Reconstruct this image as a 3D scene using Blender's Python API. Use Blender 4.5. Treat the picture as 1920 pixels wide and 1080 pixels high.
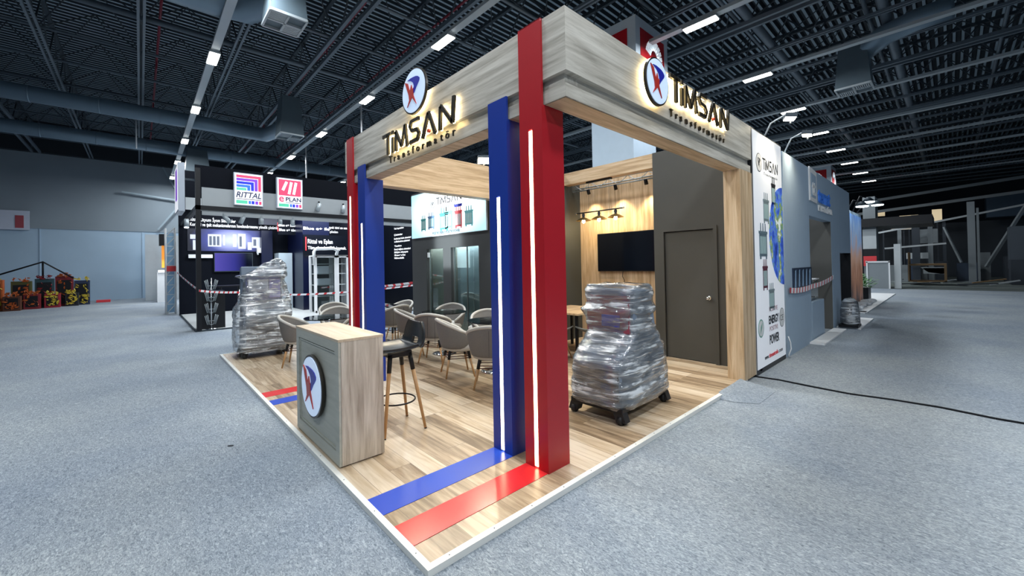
import bpy, bmesh, math, random
from mathutils import Vector, Matrix, noise
random.seed(7)
S = bpy.context.scene
for o in list(bpy.data.objects): bpy.data.objects.remove(o)
COL = S.collection
PI = math.pi

# ------------------------------------------------------------------ camera
RIGHT = Vector((0.76549662, -0.64319187, -0.01786454))
DOWN = Vector((-0.00700087, 0.01943679, -0.99978658))
FWD = Vector((0.64340183, 0.76545831, 0.0103759))
cam = bpy.data.cameras.new('camera'); co = bpy.data.objects.new('camera', cam); COL.objects.link(co)
co.matrix_world = Matrix(((RIGHT.x, -DOWN.x, -FWD.x, -1.116), (RIGHT.y, -DOWN.y, -FWD.y, -1.749), (RIGHT.z, -DOWN.z, -FWD.z, 1.56), (0, 0, 0, 1)))
cam.sensor_width = 36; cam.lens = 748.563 / 1920 * 36
cam.shift_x = (960 - 891.7) / 1920; cam.shift_y = (490.4 - 540) / 1920
cam.clip_start = .05; cam.clip_end = 200
S.camera = co
# ------------------------------------------------------------------ world, exposure
S.view_settings.view_transform = 'Standard'; S.view_settings.look = 'None'
S.view_settings.gamma = 1; S.view_settings.use_curve_mapping = False
S.view_settings.exposure = 0.0
W = bpy.data.worlds.new('world'); S.world = W; W.use_nodes = True
W.node_tree.nodes['Background'].inputs[0].default_value = (.50, .72, 1.0, 1)
W.node_tree.nodes['Background'].inputs[1].default_value = .16

# ------------------------------------------------------------------ materials
MATS = {}
def M(name, col=(.5, .5, .5), rough=.5, metal=0.0, emit=None, es=1.0, spec=.5, trans=0.0, alpha=1.0, coat=0.0, bump=None, vary=None):
    if name in MATS: return MATS[name]
    m = bpy.data.materials.new(name); m.use_nodes = True; MATS[name] = m
    nt = m.node_tree; b = nt.nodes['Principled BSDF']
    b.inputs['Base Color'].default_value = (*col, 1); b.inputs['Roughness'].default_value = rough
    b.inputs['Metallic'].default_value = metal; b.inputs['Specular IOR Level'].default_value = spec
    b.inputs['Transmission Weight'].default_value = trans; b.inputs['Alpha'].default_value = alpha
    b.inputs['Coat Weight'].default_value = coat
    if emit: b.inputs['Emission Color'].default_value = (*emit, 1); b.inputs['Emission Strength'].default_value = es
    tc = nt.nodes.new('ShaderNodeTexCoord')
    sc, amt = vary if vary else (6.0, .05)
    n = nt.nodes.new('ShaderNodeTexNoise'); n.inputs['Scale'].default_value = sc; n.inputs['Detail'].default_value = 4
    nt.links.new(tc.outputs['Object'], n.inputs['Vector'])
    if not emit:
        mx = nt.nodes.new('ShaderNodeMix'); mx.data_type = 'RGBA'
        mx.inputs[6].default_value = tuple(max(0, c * (1 - amt)) for c in col) + (1,)
        mx.inputs[7].default_value = tuple(min(1, c * (1 + amt)) for c in col) + (1,)
        nt.links.new(n.outputs['Fac'], mx.inputs[0]); nt.links.new(mx.outputs[2], b.inputs['Base Color'])
    if bump:
        n2 = nt.nodes.new('ShaderNodeTexNoise'); n2.inputs['Scale'].default_value = bump[0]; n2.inputs['Detail'].default_value = 6
        nt.links.new(tc.outputs['Object'], n2.inputs['Vector'])
        bp = nt.nodes.new('ShaderNodeBump'); bp.inputs['Strength'].default_value = bump[1]; bp.inputs['Distance'].default_value = .02
        nt.links.new(n2.outputs['Fac'], bp.inputs['Height']); nt.links.new(bp.outputs[0], b.inputs['Normal'])
    return m

def ramp(nt, stops):
    r = nt.nodes.new('ShaderNodeValToRGB'); e = r.color_ramp.elements
    while len(e) < len(stops): e.new(.5)
    for i, (p, c) in enumerate(stops): e[i].position = p; e[i].color = (*c, 1)
    return r
def wood(name, grain, stops, rough=.45, fine=1.0):
    """grain: axis 0/1/2 the streaks run along"""
    if name in MATS: return MATS[name]
    m = bpy.data.materials.new(name); m.use_nodes = True; MATS[name] = m
    nt = m.node_tree; b = nt.nodes['Principled BSDF']; b.inputs['Roughness'].default_value = rough
    tc = nt.nodes.new('ShaderNodeTexCoord'); mp = nt.nodes.new('ShaderNodeMapping')
    s = [14 * fine] * 3; s[grain] = .9 * fine; mp.inputs['Scale'].default_value = s
    nt.links.new(tc.outputs['Object'], mp.inputs['Vector'])
    n = nt.nodes.new('ShaderNodeTexNoise'); n.inputs['Scale'].default_value = 1.3; n.inputs['Detail'].default_value = 7; n.inputs['Roughness'].default_value = .62
    n.inputs['Distortion'].default_value = .4
    nt.links.new(mp.outputs[0], n.inputs['Vector'])
    r = ramp(nt, stops); nt.links.new(n.outputs['Fac'], r.inputs[0]); nt.links.new(r.outputs[0], b.inputs['Base Color'])
    return m

oak_grey_st = [(.3, (.27, .25, .21)), (.45, (.43, .40, .345)), (.55, (.54, .51, .45)), (.7, (.66, .63, .56))]
W_GY = wood('greige_oak_along_y', 1, oak_grey_st); W_GX = wood('greige_oak_along_x', 0, oak_grey_st); W_GZ = wood('greige_oak_upright', 2, [(.3, (.28, .23, .18)), (.45, (.46, .40, .33)), (.55, (.58, .52, .44)), (.7, (.70, .64, .56))])
oak_warm_st = [(.3, (.36, .235, .125)), (.45, (.52, .36, .21)), (.55, (.63, .46, .29)), (.7, (.73, .57, .39))]
W_WX = wood('warm_oak_along_x', 0, oak_warm_st); W_WY = wood('warm_oak_along_y', 1, oak_warm_st); W_WZ = wood('warm_oak_upright', 2, oak_warm_st)
W_LEG = wood('beech_leg', 2, [(.3, (.40, .21, .08)), (.7, (.56, .33, .15))], .4)
PANEL_G = wood('grey_green_panel', 1, [(.3, (.38, .39, .34)), (.7, (.50, .50, .44))], .5)

def plank_floor():
    m = bpy.data.materials.new('oak_plank_vinyl'); m.use_nodes = True; nt = m.node_tree; b = nt.nodes['Principled BSDF']
    L = nt.links.new
    tc = nt.nodes.new('ShaderNodeTexCoord'); mp = nt.nodes.new('ShaderNodeMapping'); mp.inputs['Rotation'].default_value = (0, 0, PI / 2)
    L(tc.outputs['Object'], mp.inputs['Vector'])
    br = nt.nodes.new('ShaderNodeTexBrick'); br.inputs['Scale'].default_value = 1; br.inputs['Brick Width'].default_value = 1.2; br.inputs['Row Height'].default_value = .185
    br.inputs['Mortar Size'].default_value = .0016; br.inputs['Mortar Smooth'].default_value = .1; br.offset = .37; br.offset_frequency = 3
    br.inputs['Color1'].default_value = (0, 0, 0, 1); br.inputs['Color2'].default_value = (1, 1, 1, 1); br.inputs['Mortar'].default_value = (.5, .5, .5, 1)
    L(mp.outputs[0], br.inputs['Vector'])
    mp2 = nt.nodes.new('ShaderNodeMapping'); mp2.inputs['Scale'].default_value = (16, 1.3, 1)
    L(tc.outputs['Object'], mp2.inputs['Vector'])
    add = nt.nodes.new('ShaderNodeVectorMath'); add.operation = 'ADD'; L(mp2.outputs[0], add.inputs[0])
    sc = nt.nodes.new('ShaderNodeVectorMath'); sc.operation = 'SCALE'; sc.inputs['Scale'].default_value = 37; L(br.outputs['Color'], sc.inputs[0]); L(sc.outputs[0], add.inputs[1])
    n = nt.nodes.new('ShaderNodeTexNoise'); n.inputs['Scale'].default_value = 1; n.inputs['Detail'].default_value = 8; n.inputs['Roughness'].default_value = .6; n.inputs['Distortion'].default_value = .8
    L(add.outputs[0], n.inputs['Vector'])
    mxf = nt.nodes.new('ShaderNodeMath'); mxf.operation = 'MULTIPLY_ADD'; mxf.inputs[1].default_value = .42; L(br.outputs['Color'], mxf.inputs[0])
    sub = nt.nodes.new('ShaderNodeMath'); sub.operation = 'SUBTRACT'; sub.inputs[1].default_value = .21; L(n.outputs['Fac'], sub.inputs[0]); L(sub.outputs[0], mxf.inputs[2])
    r = ramp(nt, [(.25, (.20, .135, .08)), (.42, (.40, .29, .185)), (.55, (.53, .41, .28)), (.72, (.66, .55, .42))]); L(mxf.outputs[0], r.inputs[0])
    mx = nt.nodes.new('ShaderNodeMix'); mx.data_type = 'RGBA'; mx.inputs[7].default_value = (.16, .11, .07, 1); L(br.outputs['Fac'], mx.inputs[0]); L(r.outputs[0], mx.inputs[6]); L(mx.outputs[2], b.inputs['Base Color'])
    b.inputs['Roughness'].default_value = .33
    return m
def carpet(name, c1, c2, c3, sc=1.0):
    m = bpy.data.materials.new(name); m.use_nodes = True; nt = m.node_tree; b = nt.nodes['Principled BSDF']; L = nt.links.new
    tc = nt.nodes.new('ShaderNodeTexCoord')
    n = nt.nodes.new('ShaderNodeTexNoise'); n.inputs['Scale'].default_value = 75 * sc; n.inputs['Detail'].default_value = 5; n.inputs['Roughness'].default_value = .7; n.inputs['Distortion'].default_value = 1.6
    n2 = nt.nodes.new('ShaderNodeTexNoise'); n2.inputs['Scale'].default_value = .55; n2.inputs['Detail'].default_value = 5
    mp = nt.nodes.new('ShaderNodeMapping'); mp.inputs['Scale'].default_value = (1, .45, 1); mp.inputs['Rotation'].default_value = (0, 0, .5)
    L(tc.outputs['Object'], mp.inputs['Vector']); L(mp.outputs[0], n.inputs['Vector']); L(tc.outputs['Object'], n2.inputs['Vector'])
    r = ramp(nt, [(.3, c1), (.5, c2), (.7, c3)]); L(n.outputs['Fac'], r.inputs[0])
    r2 = ramp(nt, [(.35, (.84, .86, .9)), (.65, (1.08, 1.06, 1.02))]); L(n2.outputs['Fac'], r2.inputs[0])
    mx = nt.nodes.new('ShaderNodeMix'); mx.data_type = 'RGBA'; mx.blend_type = 'MULTIPLY'; mx.inputs[0].default_value = 1
    L(r.outputs[0], mx.inputs[6]); L(r2.outputs[0], mx.inputs[7]); L(mx.outputs[2], b.inputs['Base Color'])
    b.inputs['Roughness'].default_value = .95; b.inputs['Specular IOR Level'].default_value = .15
    bp = nt.nodes.new('ShaderNodeBump'); bp.inputs['Strength'].default_value = .5; bp.inputs['Distance'].default_value = .006; L(n.outputs['Fac'], bp.inputs['Height']); L(bp.outputs[0], b.inputs['Normal'])
    return m
PLANK = plank_floor()
CARPET = carpet('blue_grey_needle_felt', (.105, .13, .16), (.265, .305, .35), (.50, .545, .59))
CONCRETE = carpet('dark_concrete', (.10, .12, .12), (.15, .175, .17), (.20, .23, .22), .1)

def film():
    m = bpy.data.materials.new('clear_stretch_film'); m.use_nodes = True; nt = m.node_tree; L = nt.links.new
    nt.nodes.remove(nt.nodes['Principled BSDF']); out = nt.nodes['Material Output']
    tc = nt.nodes.new('ShaderNodeTexCoord')
    def streak(rot, scl, dist, det):
        mp = nt.nodes.new('ShaderNodeMapping'); mp.inputs['Rotation'].default_value = rot; mp.inputs['Scale'].default_value = scl
        L(tc.outputs['Object'], mp.inputs['Vector'])
        n = nt.nodes.new('ShaderNodeTexNoise'); n.inputs['Scale'].default_value = 1.0; n.inputs['Detail'].default_value = det; n.inputs['Roughness'].default_value = .55; n.inputs['Distortion'].default_value = dist
        L(mp.outputs[0], n.inputs['Vector']); return n.outputs['Fac']
    a1 = streak((.7, .8, .2), (2.0, 2.0, 22), .7, 3); a2 = streak((-.55, -.5, .3), (2.2, 2.2, 18), .5, 3); a3 = streak((.2, 1.2, .1), (3, 3, 9), 1.0, 4)
    mn = nt.nodes.new('ShaderNodeMath'); mn.operation = 'MAXIMUM'; L(a1, mn.inputs[0]); L(a2, mn.inputs[1])
    mul = nt.nodes.new('ShaderNodeMath'); mul.operation = 'MULTIPLY_ADD'; mul.inputs[1].default_value = .35; L(a3, mul.inputs[0])
    h = nt.nodes.new('ShaderNodeMath'); h.operation = 'MULTIPLY'; h.inputs[1].default_value = .65; L(mn.outputs[0], h.inputs[0]); L(h.outputs[0], mul.inputs[2])
    bp = nt.nodes.new('ShaderNodeBump'); bp.inputs['Strength'].default_value = .8; bp.inputs['Distance'].default_value = .05; L(mul.outputs[0], bp.inputs['Height'])
    r = ramp(nt, [(.47, (.08, .08, .08)), (.55, (.28, .28, .28)), (.62, (.98, .98, .98))]); L(mul.outputs[0], r.inputs[0])
    tr = nt.nodes.new('ShaderNodeBsdfTransparent'); tr.inputs[0].default_value = (.93, .95, .97, 1)
    df = nt.nodes.new('ShaderNodeBsdfDiffuse'); df.inputs[0].default_value = (.80, .84, .88, 1); L(bp.outputs[0], df.inputs['Normal'])
    m1 = nt.nodes.new('ShaderNodeMixShader'); L(r.outputs[0], m1.inputs[0]); L(tr.outputs[0], m1.inputs[1]); L(df.outputs[0], m1.inputs[2])
    gl = nt.nodes.new('ShaderNodeBsdfGlossy'); gl.inputs['Roughness'].default_value = .12; L(bp.outputs[0], gl.inputs['Normal'])
    fr = nt.nodes.new('ShaderNodeFresnel'); fr.inputs[0].default_value = 1.6; L(bp.outputs[0], fr.inputs['Normal'])
    ad = nt.nodes.new('ShaderNodeMath'); ad.operation = 'MULTIPLY_ADD'; ad.inputs[1].default_value = 1.2; ad.inputs[2].default_value = .06; ad.use_clamp = True; L(fr.outputs[0], ad.inputs[0])
    m2 = nt.nodes.new('ShaderNodeMixShader'); L(ad.outputs[0], m2.inputs[0]); L(m1.outputs[0], m2.inputs[1]); L(gl.outputs[0], m2.inputs[2])
    L(m2.outputs[0], out.inputs['Surface'])
    return m
FILM = film()
def glass(name, tint, refl=.25, fm=1.0):
    m = bpy.data.materials.new(name); m.use_nodes = True; nt = m.node_tree; L = nt.links.new
    nt.nodes.remove(nt.nodes['Principled BSDF']); out = nt.nodes['Material Output']
    tr = nt.nodes.new('ShaderNodeBsdfTransparent'); tr.inputs[0].default_value = (*tint, 1)
    gl = nt.nodes.new('ShaderNodeBsdfGlossy'); gl.inputs['Roughness'].default_value = .03
    fr = nt.nodes.new('ShaderNodeFresnel'); fr.inputs[0].default_value = 1.5
    ad = nt.nodes.new('ShaderNodeMath'); ad.operation = 'MULTIPLY_ADD'; ad.inputs[1].default_value = fm; ad.inputs[2].default_value = refl * .3; ad.use_clamp = True; L(fr.outputs[0], ad.inputs[0])
    mm = nt.nodes.new('ShaderNodeMixShader'); L(ad.outputs[0], mm.inputs[0]); L(tr.outputs[0], mm.inputs[1]); L(gl.outputs[0], mm.inputs[2]); L(mm.outputs[0], out.inputs['Surface'])
    MATS[name] = m; return m
GLASS = glass('clear_glass', (.92, .96, .96)); GLASS_D = glass('smoked_glass', (.72, .80, .80), .0, .35)

BLACK = M('black_paint', (.008, .009, .012), .4, spec=.3); NAVYBLK = M('blue_black_laminate', (.002, .0035, .008), .6, spec=.1)
DGREY = M('charcoal_panel', (.052, .055, .056), .55); DGREEN = M('dark_green_grey_panel', (.052, .058, .055), .55); TAUPE = M('taupe_panel', (.062, .061, .055), .6)
RED = M('red_laminate', (.42, .008, .016), .35); BLUE = M('blue_laminate', (.010, .040, .30), .32)
REDF = M('red_vinyl', (.68, .025, .03), .25); BLUEF = M('blue_vinyl', (.02, .07, .50), .25)
WHITE = M('white_paint', (.78, .80, .82), .45); STEEL = M('painted_steel', (.13, .165, .20), .5, .3); STEELD = M('dark_steel', (.035, .05, .065), .5, .2)
TRUNK = M('galvanised_trunking', (.42, .47, .50), .45, .3); CHROME = M('chrome', (.75, .77, .8), .08, 1.0)
DUCT = M('galvanised_duct', (.20, .28, .35), .4, .45); FELT = M('grey_upholstery', (.19, .18, .17), .95, bump=(180, .25), vary=(60, .12)); FELTL = M('light_grey_upholstery', (.56, .54, .50), .95, bump=(180, .2))
LEATHER = M('black_leather', (.010, .014, .018), .32, bump=(60, .08)); RUBBER = M('black_rubber', (.012, .012, .014), .6)
LAMPW = M('lamp_diffuser', (1, 1, 1), emit=(1.0, .98, .90), es=14); LED = M('warm_led', (1, 1, 1), emit=(1.0, .78, .46), es=11)
HALO = M('halo_led', (1, 1, 1), emit=(1.0, .76, .36), es=14); LETTER = M('letter_acrylic', (.018, .014, .008), .35)
LOGOW = M('logo_face', (.62, .76, .95), .3, emit=(.62, .76, 1.0), es=.35); LOGOB = M('logo_blue', (.012, .02, .38), .35); LOGOR = M('logo_red', (.48, .03, .02), .35)
INK = M('black_ink', (.012, .014, .018), .5); WINK = M('white_ink', (.75, .75, .75), .5)
WALLG = M('blue_grey_wall_panel', (.34, .44, .55), .6); PIPERED = M('red_pipe', (.20, .012, .03), .4)
ORANGE = M('orange_panel', (.85, .28, .03), .5, emit=(1, .35, .04), es=.5)
BROWNLAM = M('brown_cardboard', (.33, .22, .13), .8); SCREEN = M('screen_off', (.003, .004, .008), .08)
BULB = M('bulb', (1, 1, 1), emit=(1.0, .85, .55), es=16); FLOOD = M('flood_face', (1, 1, 1), emit=(1.0, .90, .68), es=22)
BRASS = M('brass', (.55, .38, .14), .3, 1.0); GREEN = M('leaf_green', (.05, .22, .03), .6, vary=(20, .5)); PEBBLE = M('white_pebbles', (.72, .74, .78), .8, bump=(30, .4))

# ------------------------------------------------------------------ mesh builder
class MB:
    def __init__(s): s.v = []; s.f = []; s.mi = []; s.cur = 0; s.sm = []; s.smooth = False
    def mat(s, i): s.cur = i; return s
    def add(s, vs, fs):
        b = len(s.v); s.v += [tuple(v) for v in vs]
        for f in fs: s.f.append([b + i for i in f]); s.mi.append(s.cur); s.sm.append(s.smooth)
        return s
    def box(s, x0, x1, y0, y1, z0, z1):
        vs = [(x, y, z) for z in (z0, z1) for y in (y0, y1) for x in (x0, x1)]
        return s.add(vs, [(0, 2, 3, 1), (4, 5, 7, 6), (0, 1, 5, 4), (2, 6, 7, 3), (0, 4, 6, 2), (1, 3, 7, 5)])
    def tube(s, pts, r, n=8, caps=True):
        pts = [Vector(p) for p in pts]; rs = r if isinstance(r, (list, tuple)) else [r] * len(pts)
        vs = []; up = None
        for i, p in enumerate(pts):
            d = (pts[min(i + 1, len(pts) - 1)] - pts[max(i - 1, 0)]).normalized()
            if up is None: up = Vector((0, 0, 1)) if abs(d.z) < .9 else Vector((1, 0, 0))
            a = d.cross(up).normalized(); b = a.cross(d).normalized(); up = b
            for k in range(n): t = 2 * PI * k / n; vs.append(p + (a * math.cos(t) + b * math.sin(t)) * rs[i])
        fs = []
        for i in range(len(pts) - 1):
            for k in range(n): fs.append((i * n + k, (i + 1) * n + k, (i + 1) * n + (k + 1) % n, i * n + (k + 1) % n))
        if caps: fs.append(tuple(range(n))); fs.append(tuple(reversed(range((len(pts) - 1) * n, len(pts) * n))))
        o = s.smooth; s.smooth = True; s.add(vs, fs); s.smooth = o; return s
    def bar(s, a, b, w, h=None):
        h = h or w; a = Vector(a); b = Vector(b); d = (b - a).normalized(); up = Vector((0, 0, 1)) if abs(d.z) < .95 else Vector((1, 0, 0))
        x = d.cross(up).normalized() * w / 2; y = x.normalized().cross(d) * h / 2
        vs = [p + sx * x + sy * y for p in (a, b) for sx, sy in ((-1, -1), (1, -1), (1, 1), (-1, 1))]
        return s.add(vs, [(0, 1, 2, 3), (7, 6, 5, 4), (0, 4, 5, 1), (1, 5, 6, 2), (2, 6, 7, 3), (3, 7, 4, 0)])
    def lathe(s, prof, c=(0, 0, 0), n=24, sx=1, sy=1):
        vs = []; fs = []
        for r, z in prof:
            for k in range(n): t = 2 * PI * k / n; vs.append((c[0] + r * math.cos(t) * sx, c[1] + r * math.sin(t) * sy, c[2] + z))
        for i in range(len(prof) - 1):
            for k in range(n): fs.append((i * n + k, i * n + (k + 1) % n, (i + 1) * n + (k + 1) % n, (i + 1) * n + k))
        o = s.smooth; s.smooth = True; s.add(vs, fs); s.smooth = o
        s.add([vs[k] for k in range(n)], [tuple(reversed(range(n)))]); s.add([vs[(len(prof) - 1) * n + k] for k in range(n)], [tuple(range(n))])
        return s
    def prism(s, poly, w0, w1, F):
        """poly (u,v) counterclockwise seen from +w; F maps (u,v,w) to the world"""
        n = len(poly)
        ar = sum(poly[i][0] * poly[(i + 1) % n][1] - poly[(i + 1) % n][0] * poly[i][1] for i in range(n))
        if ar < 0: poly = poly[::-1]
        vs = [F(u, v, w0) for u, v in poly] + [F(u, v, w1) for u, v in poly]
        fs = [tuple(reversed(range(n))), tuple(range(n, 2 * n))] + [(i, (i + 1) % n, n + (i + 1) % n, n + i) for i in range(n)]
        return s.add(vs, fs)
    def stroke(s, pts, t, w0, w1, F):
        for a, b in zip(pts, pts[1:]):
            dx, dy = b[0] - a[0], b[1] - a[1]; l = math.hypot(dx, dy) or 1; nx, ny = -dy / l * t / 2, dx / l * t / 2
            s.prism([(a[0] - nx, a[1] - ny), (b[0] - nx, b[1] - ny), (b[0] + nx, b[1] + ny), (a[0] + nx, a[1] + ny)], w0, w1, F)
        return s
    def build(s, name, mats, parent=None, bevel=0):
        me = bpy.data.meshes.new(name)
        off = Vector((0, 0, 0))
        if parent is not None and parent.get('_w'): off = world_loc(parent)
        me.from_pydata([tuple(Vector(v) - off) for v in s.v], [], s.f)
        mats = mats if isinstance(mats, (list, tuple)) else [mats]
        for m in mats: me.materials.append(m)
        for p, i, sm in zip(me.polygons, s.mi, s.sm): p.material_index = i; p.use_smooth = sm
        me.update()
        o = bpy.data.objects.new(name, me); COL.objects.link(o)
        if parent is not None: o.parent = parent
        if parent is not None and parent.get('_w'): o['_w'] = 2
        if bevel:
            b = o.modifiers.new('b', 'BEVEL'); b.width = bevel; b.segments = 2; b.limit_method = 'ANGLE'
        return o
def world_loc(o):
    l = Vector((0, 0, 0))
    while o is not None: l += o.location; o = o.parent
    return l
def tag(o, label=None, cat=None, group=None, kind=None):
    if label: o['label'] = label
    if cat: o['category'] = cat
    if group: o['group'] = group
    if kind: o['kind'] = kind
    return o
def thing(name, label, cat, loc=(0, 0, 0), group=None, world=True):
    o = bpy.data.objects.new(name, None); COL.objects.link(o); o.location = loc; o.empty_display_size = .1
    tag(o, label, cat, group)
    if world: o['_w'] = 1       # its parts are written in world coordinates
    return o
def single(name, mb, mats, label, cat, group=None, bevel=0, loc=None):
    if loc is not None: mb.v = [tuple(Vector(v) - Vector(loc)) for v in mb.v]
    o = mb.build(name, mats, None, bevel)
    if loc is not None: o.location = loc
    return tag(o, label, cat, group)
def struct(name, mb, mats): return tag(mb.build(name, mats), kind='structure')
def copy_tree(o, parent=None):
    c = o.copy(); COL.objects.link(c); c.parent = parent
    for ch in list(o.children): copy_tree(ch, c)
    return c
# frames: FL(x) faces -x (u runs right = -y), FR(y) faces -y (u = +x)
def FL(x, y0=0, z0=0): return lambda u, v, w: (x - w, y0 - u, z0 + v)
def FR(y, x0=0, z0=0): return lambda u, v, w: (x0 + u, y - w, z0 + v)
def text_polys(body, F, size, w0, w1, mb, spacing=1.0, width=None, bold=0.0, shear=0.0, align='LEFT'):
    c = bpy.data.curves.new('t', 'FONT'); c.body = body; c.size = size; c.space_character = spacing; c.shear = shear; c.align_x = align
    c.extrude = abs(w1 - w0) / 2; c.offset = bold; c.resolution_u = 3
    o = bpy.data.objects.new('t', c); COL.objects.link(o)
    bpy.context.view_layer.update()
    me = bpy.data.meshes.new_from_object(o.evaluated_get(bpy.context.evaluated_depsgraph_get()))
    sx = 1
    if width and len(me.vertices):
        xs = [v.co.x for v in me.vertices]; sx = width / max(1e-6, max(xs) - min(xs))
        if align == 'LEFT': x0 = min(xs)
        else: x0 = 0
    else: x0 = 0
    wc = (w0 + w1) / 2
    mb.add([F((v.co.x - x0) * sx, v.co.y, wc + v.co.z) for v in me.vertices], [tuple(p.vertices) for p in me.polygons])
    bpy.data.objects.remove(o); bpy.data.curves.remove(c); bpy.data.meshes.remove(me)
def area(loc, size, power, col, rot=(0, 0, 0), sy=None, parent=None, spread=PI):
    l = bpy.data.lights.new('lamp_or_fill_light', 'AREA'); l.energy = power; l.color = col; l.size = size; l.spread = spread
    if sy: l.shape = 'RECTANGLE'; l.size_y = sy
    o = bpy.data.objects.new('lamp_or_fill_light', l); COL.objects.link(o); o.location = loc; o.rotation_euler = rot
    if parent is not None: o.parent = parent; o.location = Vector(loc) - world_loc(parent)
    return o
def spot(loc, target, power, col, angle=70, blend=.6, r=.04, parent=None):
    l = bpy.data.lights.new('spot_light', 'SPOT'); l.energy = power; l.color = col; l.spot_size = math.radians(angle); l.spot_blend = blend; l.shadow_soft_size = r
    o = bpy.data.objects.new('spot_light', l); COL.objects.link(o); o.location = loc
    o.rotation_euler = (Vector(target) - Vector(loc)).to_track_quat('-Z', 'Y').to_euler()
    if parent is not None: o.parent = parent; o.location = Vector(loc) - world_loc(parent)
    return o

# ================================================================== THE HALL
ZF = -.035     # hall carpet; stand floor is z = 0
b = MB(); b.box(-45, 29, -30, 29.6, ZF - .3, ZF); struct('floor', b, CARPET)
b = MB(); b.box(29, 58, -30, 29.6, ZF - .3, ZF - .01); struct('floor_concrete', b, CONCRETE)
# left long wall: sheet cladding below, darker fabric above
b = MB(); b.box(-45, 58, 29.5, 29.8, ZF, 4.0)
b.mat(1).box(-45, 58, 29.55, 29.8, 4.0, 8.0)
b.mat(2).box(-45, 58, 29.2, 29.8, 8.0, 9.8)
b.mat(0)
for x in [-43 + 4.2 * i for i in range(24)]: b.box(x - .02, x + .02, 29.47, 29.52, ZF, 4.0)
b.mat(1); b.box(-45, 58, 29.46, 29.52, 3.96, 4.04)
struct('wall_left', b, [M('blue_grey_sheet_cladding', (.40, .54, .68), .55, vary=(.4, .18)), M('grey_upper_cladding', (.25, .30, .345), .7, vary=(.3, .3)), M('black_upper_band', (.012, .017, .024), .6)])
b = MB(); b.box(57.8, 58, -30, 29.6, ZF, 9.8); struct('wall_far', b, M('dark_far_wall', (.02, .028, .038), .8))
# wall braces
b = MB()
for a, c in (((-.01, 29.3, 7.95), (.95, 29.3, 5.96)), ((-1.9, 29.3, 6.25), (1.5, 29.3, 5.9)), ((-.27, 29.3, 4.1), (.95, 29.3, 5.9))): b.bar(a, c, .08)
single('wall_brace', b, M('pale_brace', (.30, .38, .44), .5), 'pale steel cross braces on the long wall above the white stand panels', 'brace')

# roof deck, ribs run along x
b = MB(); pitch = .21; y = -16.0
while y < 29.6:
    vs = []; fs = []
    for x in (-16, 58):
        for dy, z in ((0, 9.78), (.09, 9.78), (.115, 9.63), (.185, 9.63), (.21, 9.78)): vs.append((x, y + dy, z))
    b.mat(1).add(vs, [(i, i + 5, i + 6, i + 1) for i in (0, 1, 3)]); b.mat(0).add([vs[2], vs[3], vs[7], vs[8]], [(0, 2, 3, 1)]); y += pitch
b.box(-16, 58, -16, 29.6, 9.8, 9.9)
struct('ceiling', b, [M('roof_deck', (.30, .39, .46), .5, .1), M('roof_deck_painted_shade', (.03, .045, .06), .7)])  # second colour paints shade into the recesses between the deck ribs

TRX = [-1.05 + 2.1 * k for k in range(-4, 26)]
TRY = [-7.05, -4.95, -2.85, -.75, 1.62, 3.1, 5.2, 7.3, 9.4, 11.5, 13.6, 15.7, 17.8, 19.9, 22, 24.1, 26.2]
def girder(x, heavy, lab):
    t = thing('roof_girder', lab, 'girder', (x, 10, 7.9), 'lattice girders under the roof deck')
    r = .055 if heavy else .035
    b = MB()
    for s in ((-.14, .14) if heavy else (-.06, .06)): b.bar((x + s, -12, 7.95), (x + s, 29, 7.95), r * 1.6, r * 2)
    b.build('bottom_chord', STEEL, t)
    b = MB(); b.bar((x, -12, 9.2), (x, 29, 9.2), .1, .1); b.build('top_chord', STEELD, t)
    b = MB(); y = -12; u = 0
    while y < 29:
        b.bar((x, y, 7.95 if u % 2 == 0 else 9.2), (x, y + 1.05, 9.2 if u % 2 == 0 else 7.95), .035); y += 1.05; u += 1
    b.build('web', STEELD, t)
for k, x in enumerate(TRX): girder(x, k in (0, 2, 6, 7, 10, 13, 16), 'long dark lattice girder under the roof deck')
for k, y in enumerate(TRY):
    b = MB(); hv = y in (-.75, 1.62, 11.5)
    r = .11 if y in (1.62, -.75) else (.07 if hv else .04)
    b.tube([(-10, y, 8.08), (52, y, 8.08)], r, 6)
    if hv: b.tube([(-10, y + .35, 8.3), (52, y + .35, 8.3)], .05, 6)
    single('roof_purlin', b, STEEL, 'steel tube crossing below the lattice girders', 'roof tube', 'cross tubes under the roof deck', loc=(20, y, 8.08))
for i, x in enumerate(TRX[:20]):
    b = MB()
    for j, y in enumerate(TRY[:-1]):
        y2 = TRY[j + 1]; m = (y + y2) / 2
        b.tube([(x, y, 8.05), (x + 1.05, m, 9.3), (x + 2.1, y2, 8.05)], .018, 5)
        b.tube([(x + 2.1, y, 8.05), (x + 1.05, m, 9.3), (x, y2, 8.05)], .018, 5)
    single('roof_bracing', b, STEELD, 'thin diagonal rods between two roof girders', 'bracing', 'diagonal roof bracing', loc=(x, 10, 8.05))
for x, l in ((-.65, 'dark red sprinkler pipe at the left of the near light track'), (3.45, 'dark red sprinkler pipe between the two light tracks'), (5.45, 'dark red sprinkler pipe above the stand fascia'), (11.2, 'dark red sprinkler pipe over the right aisle')):
    b = MB(); b.tube([(x, -10, 8.5), (x, 28, 8.5)], .035, 6)
    for j in range(8): b.tube([(x, -6 + 4.2 * j, 8.5), (x, -6 + 4.2 * j, 8.25)], .02, 6)
    single('sprinkler_pipe', b, PIPERED, l, 'pipe', loc=(x, 9, 8.5))

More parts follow.
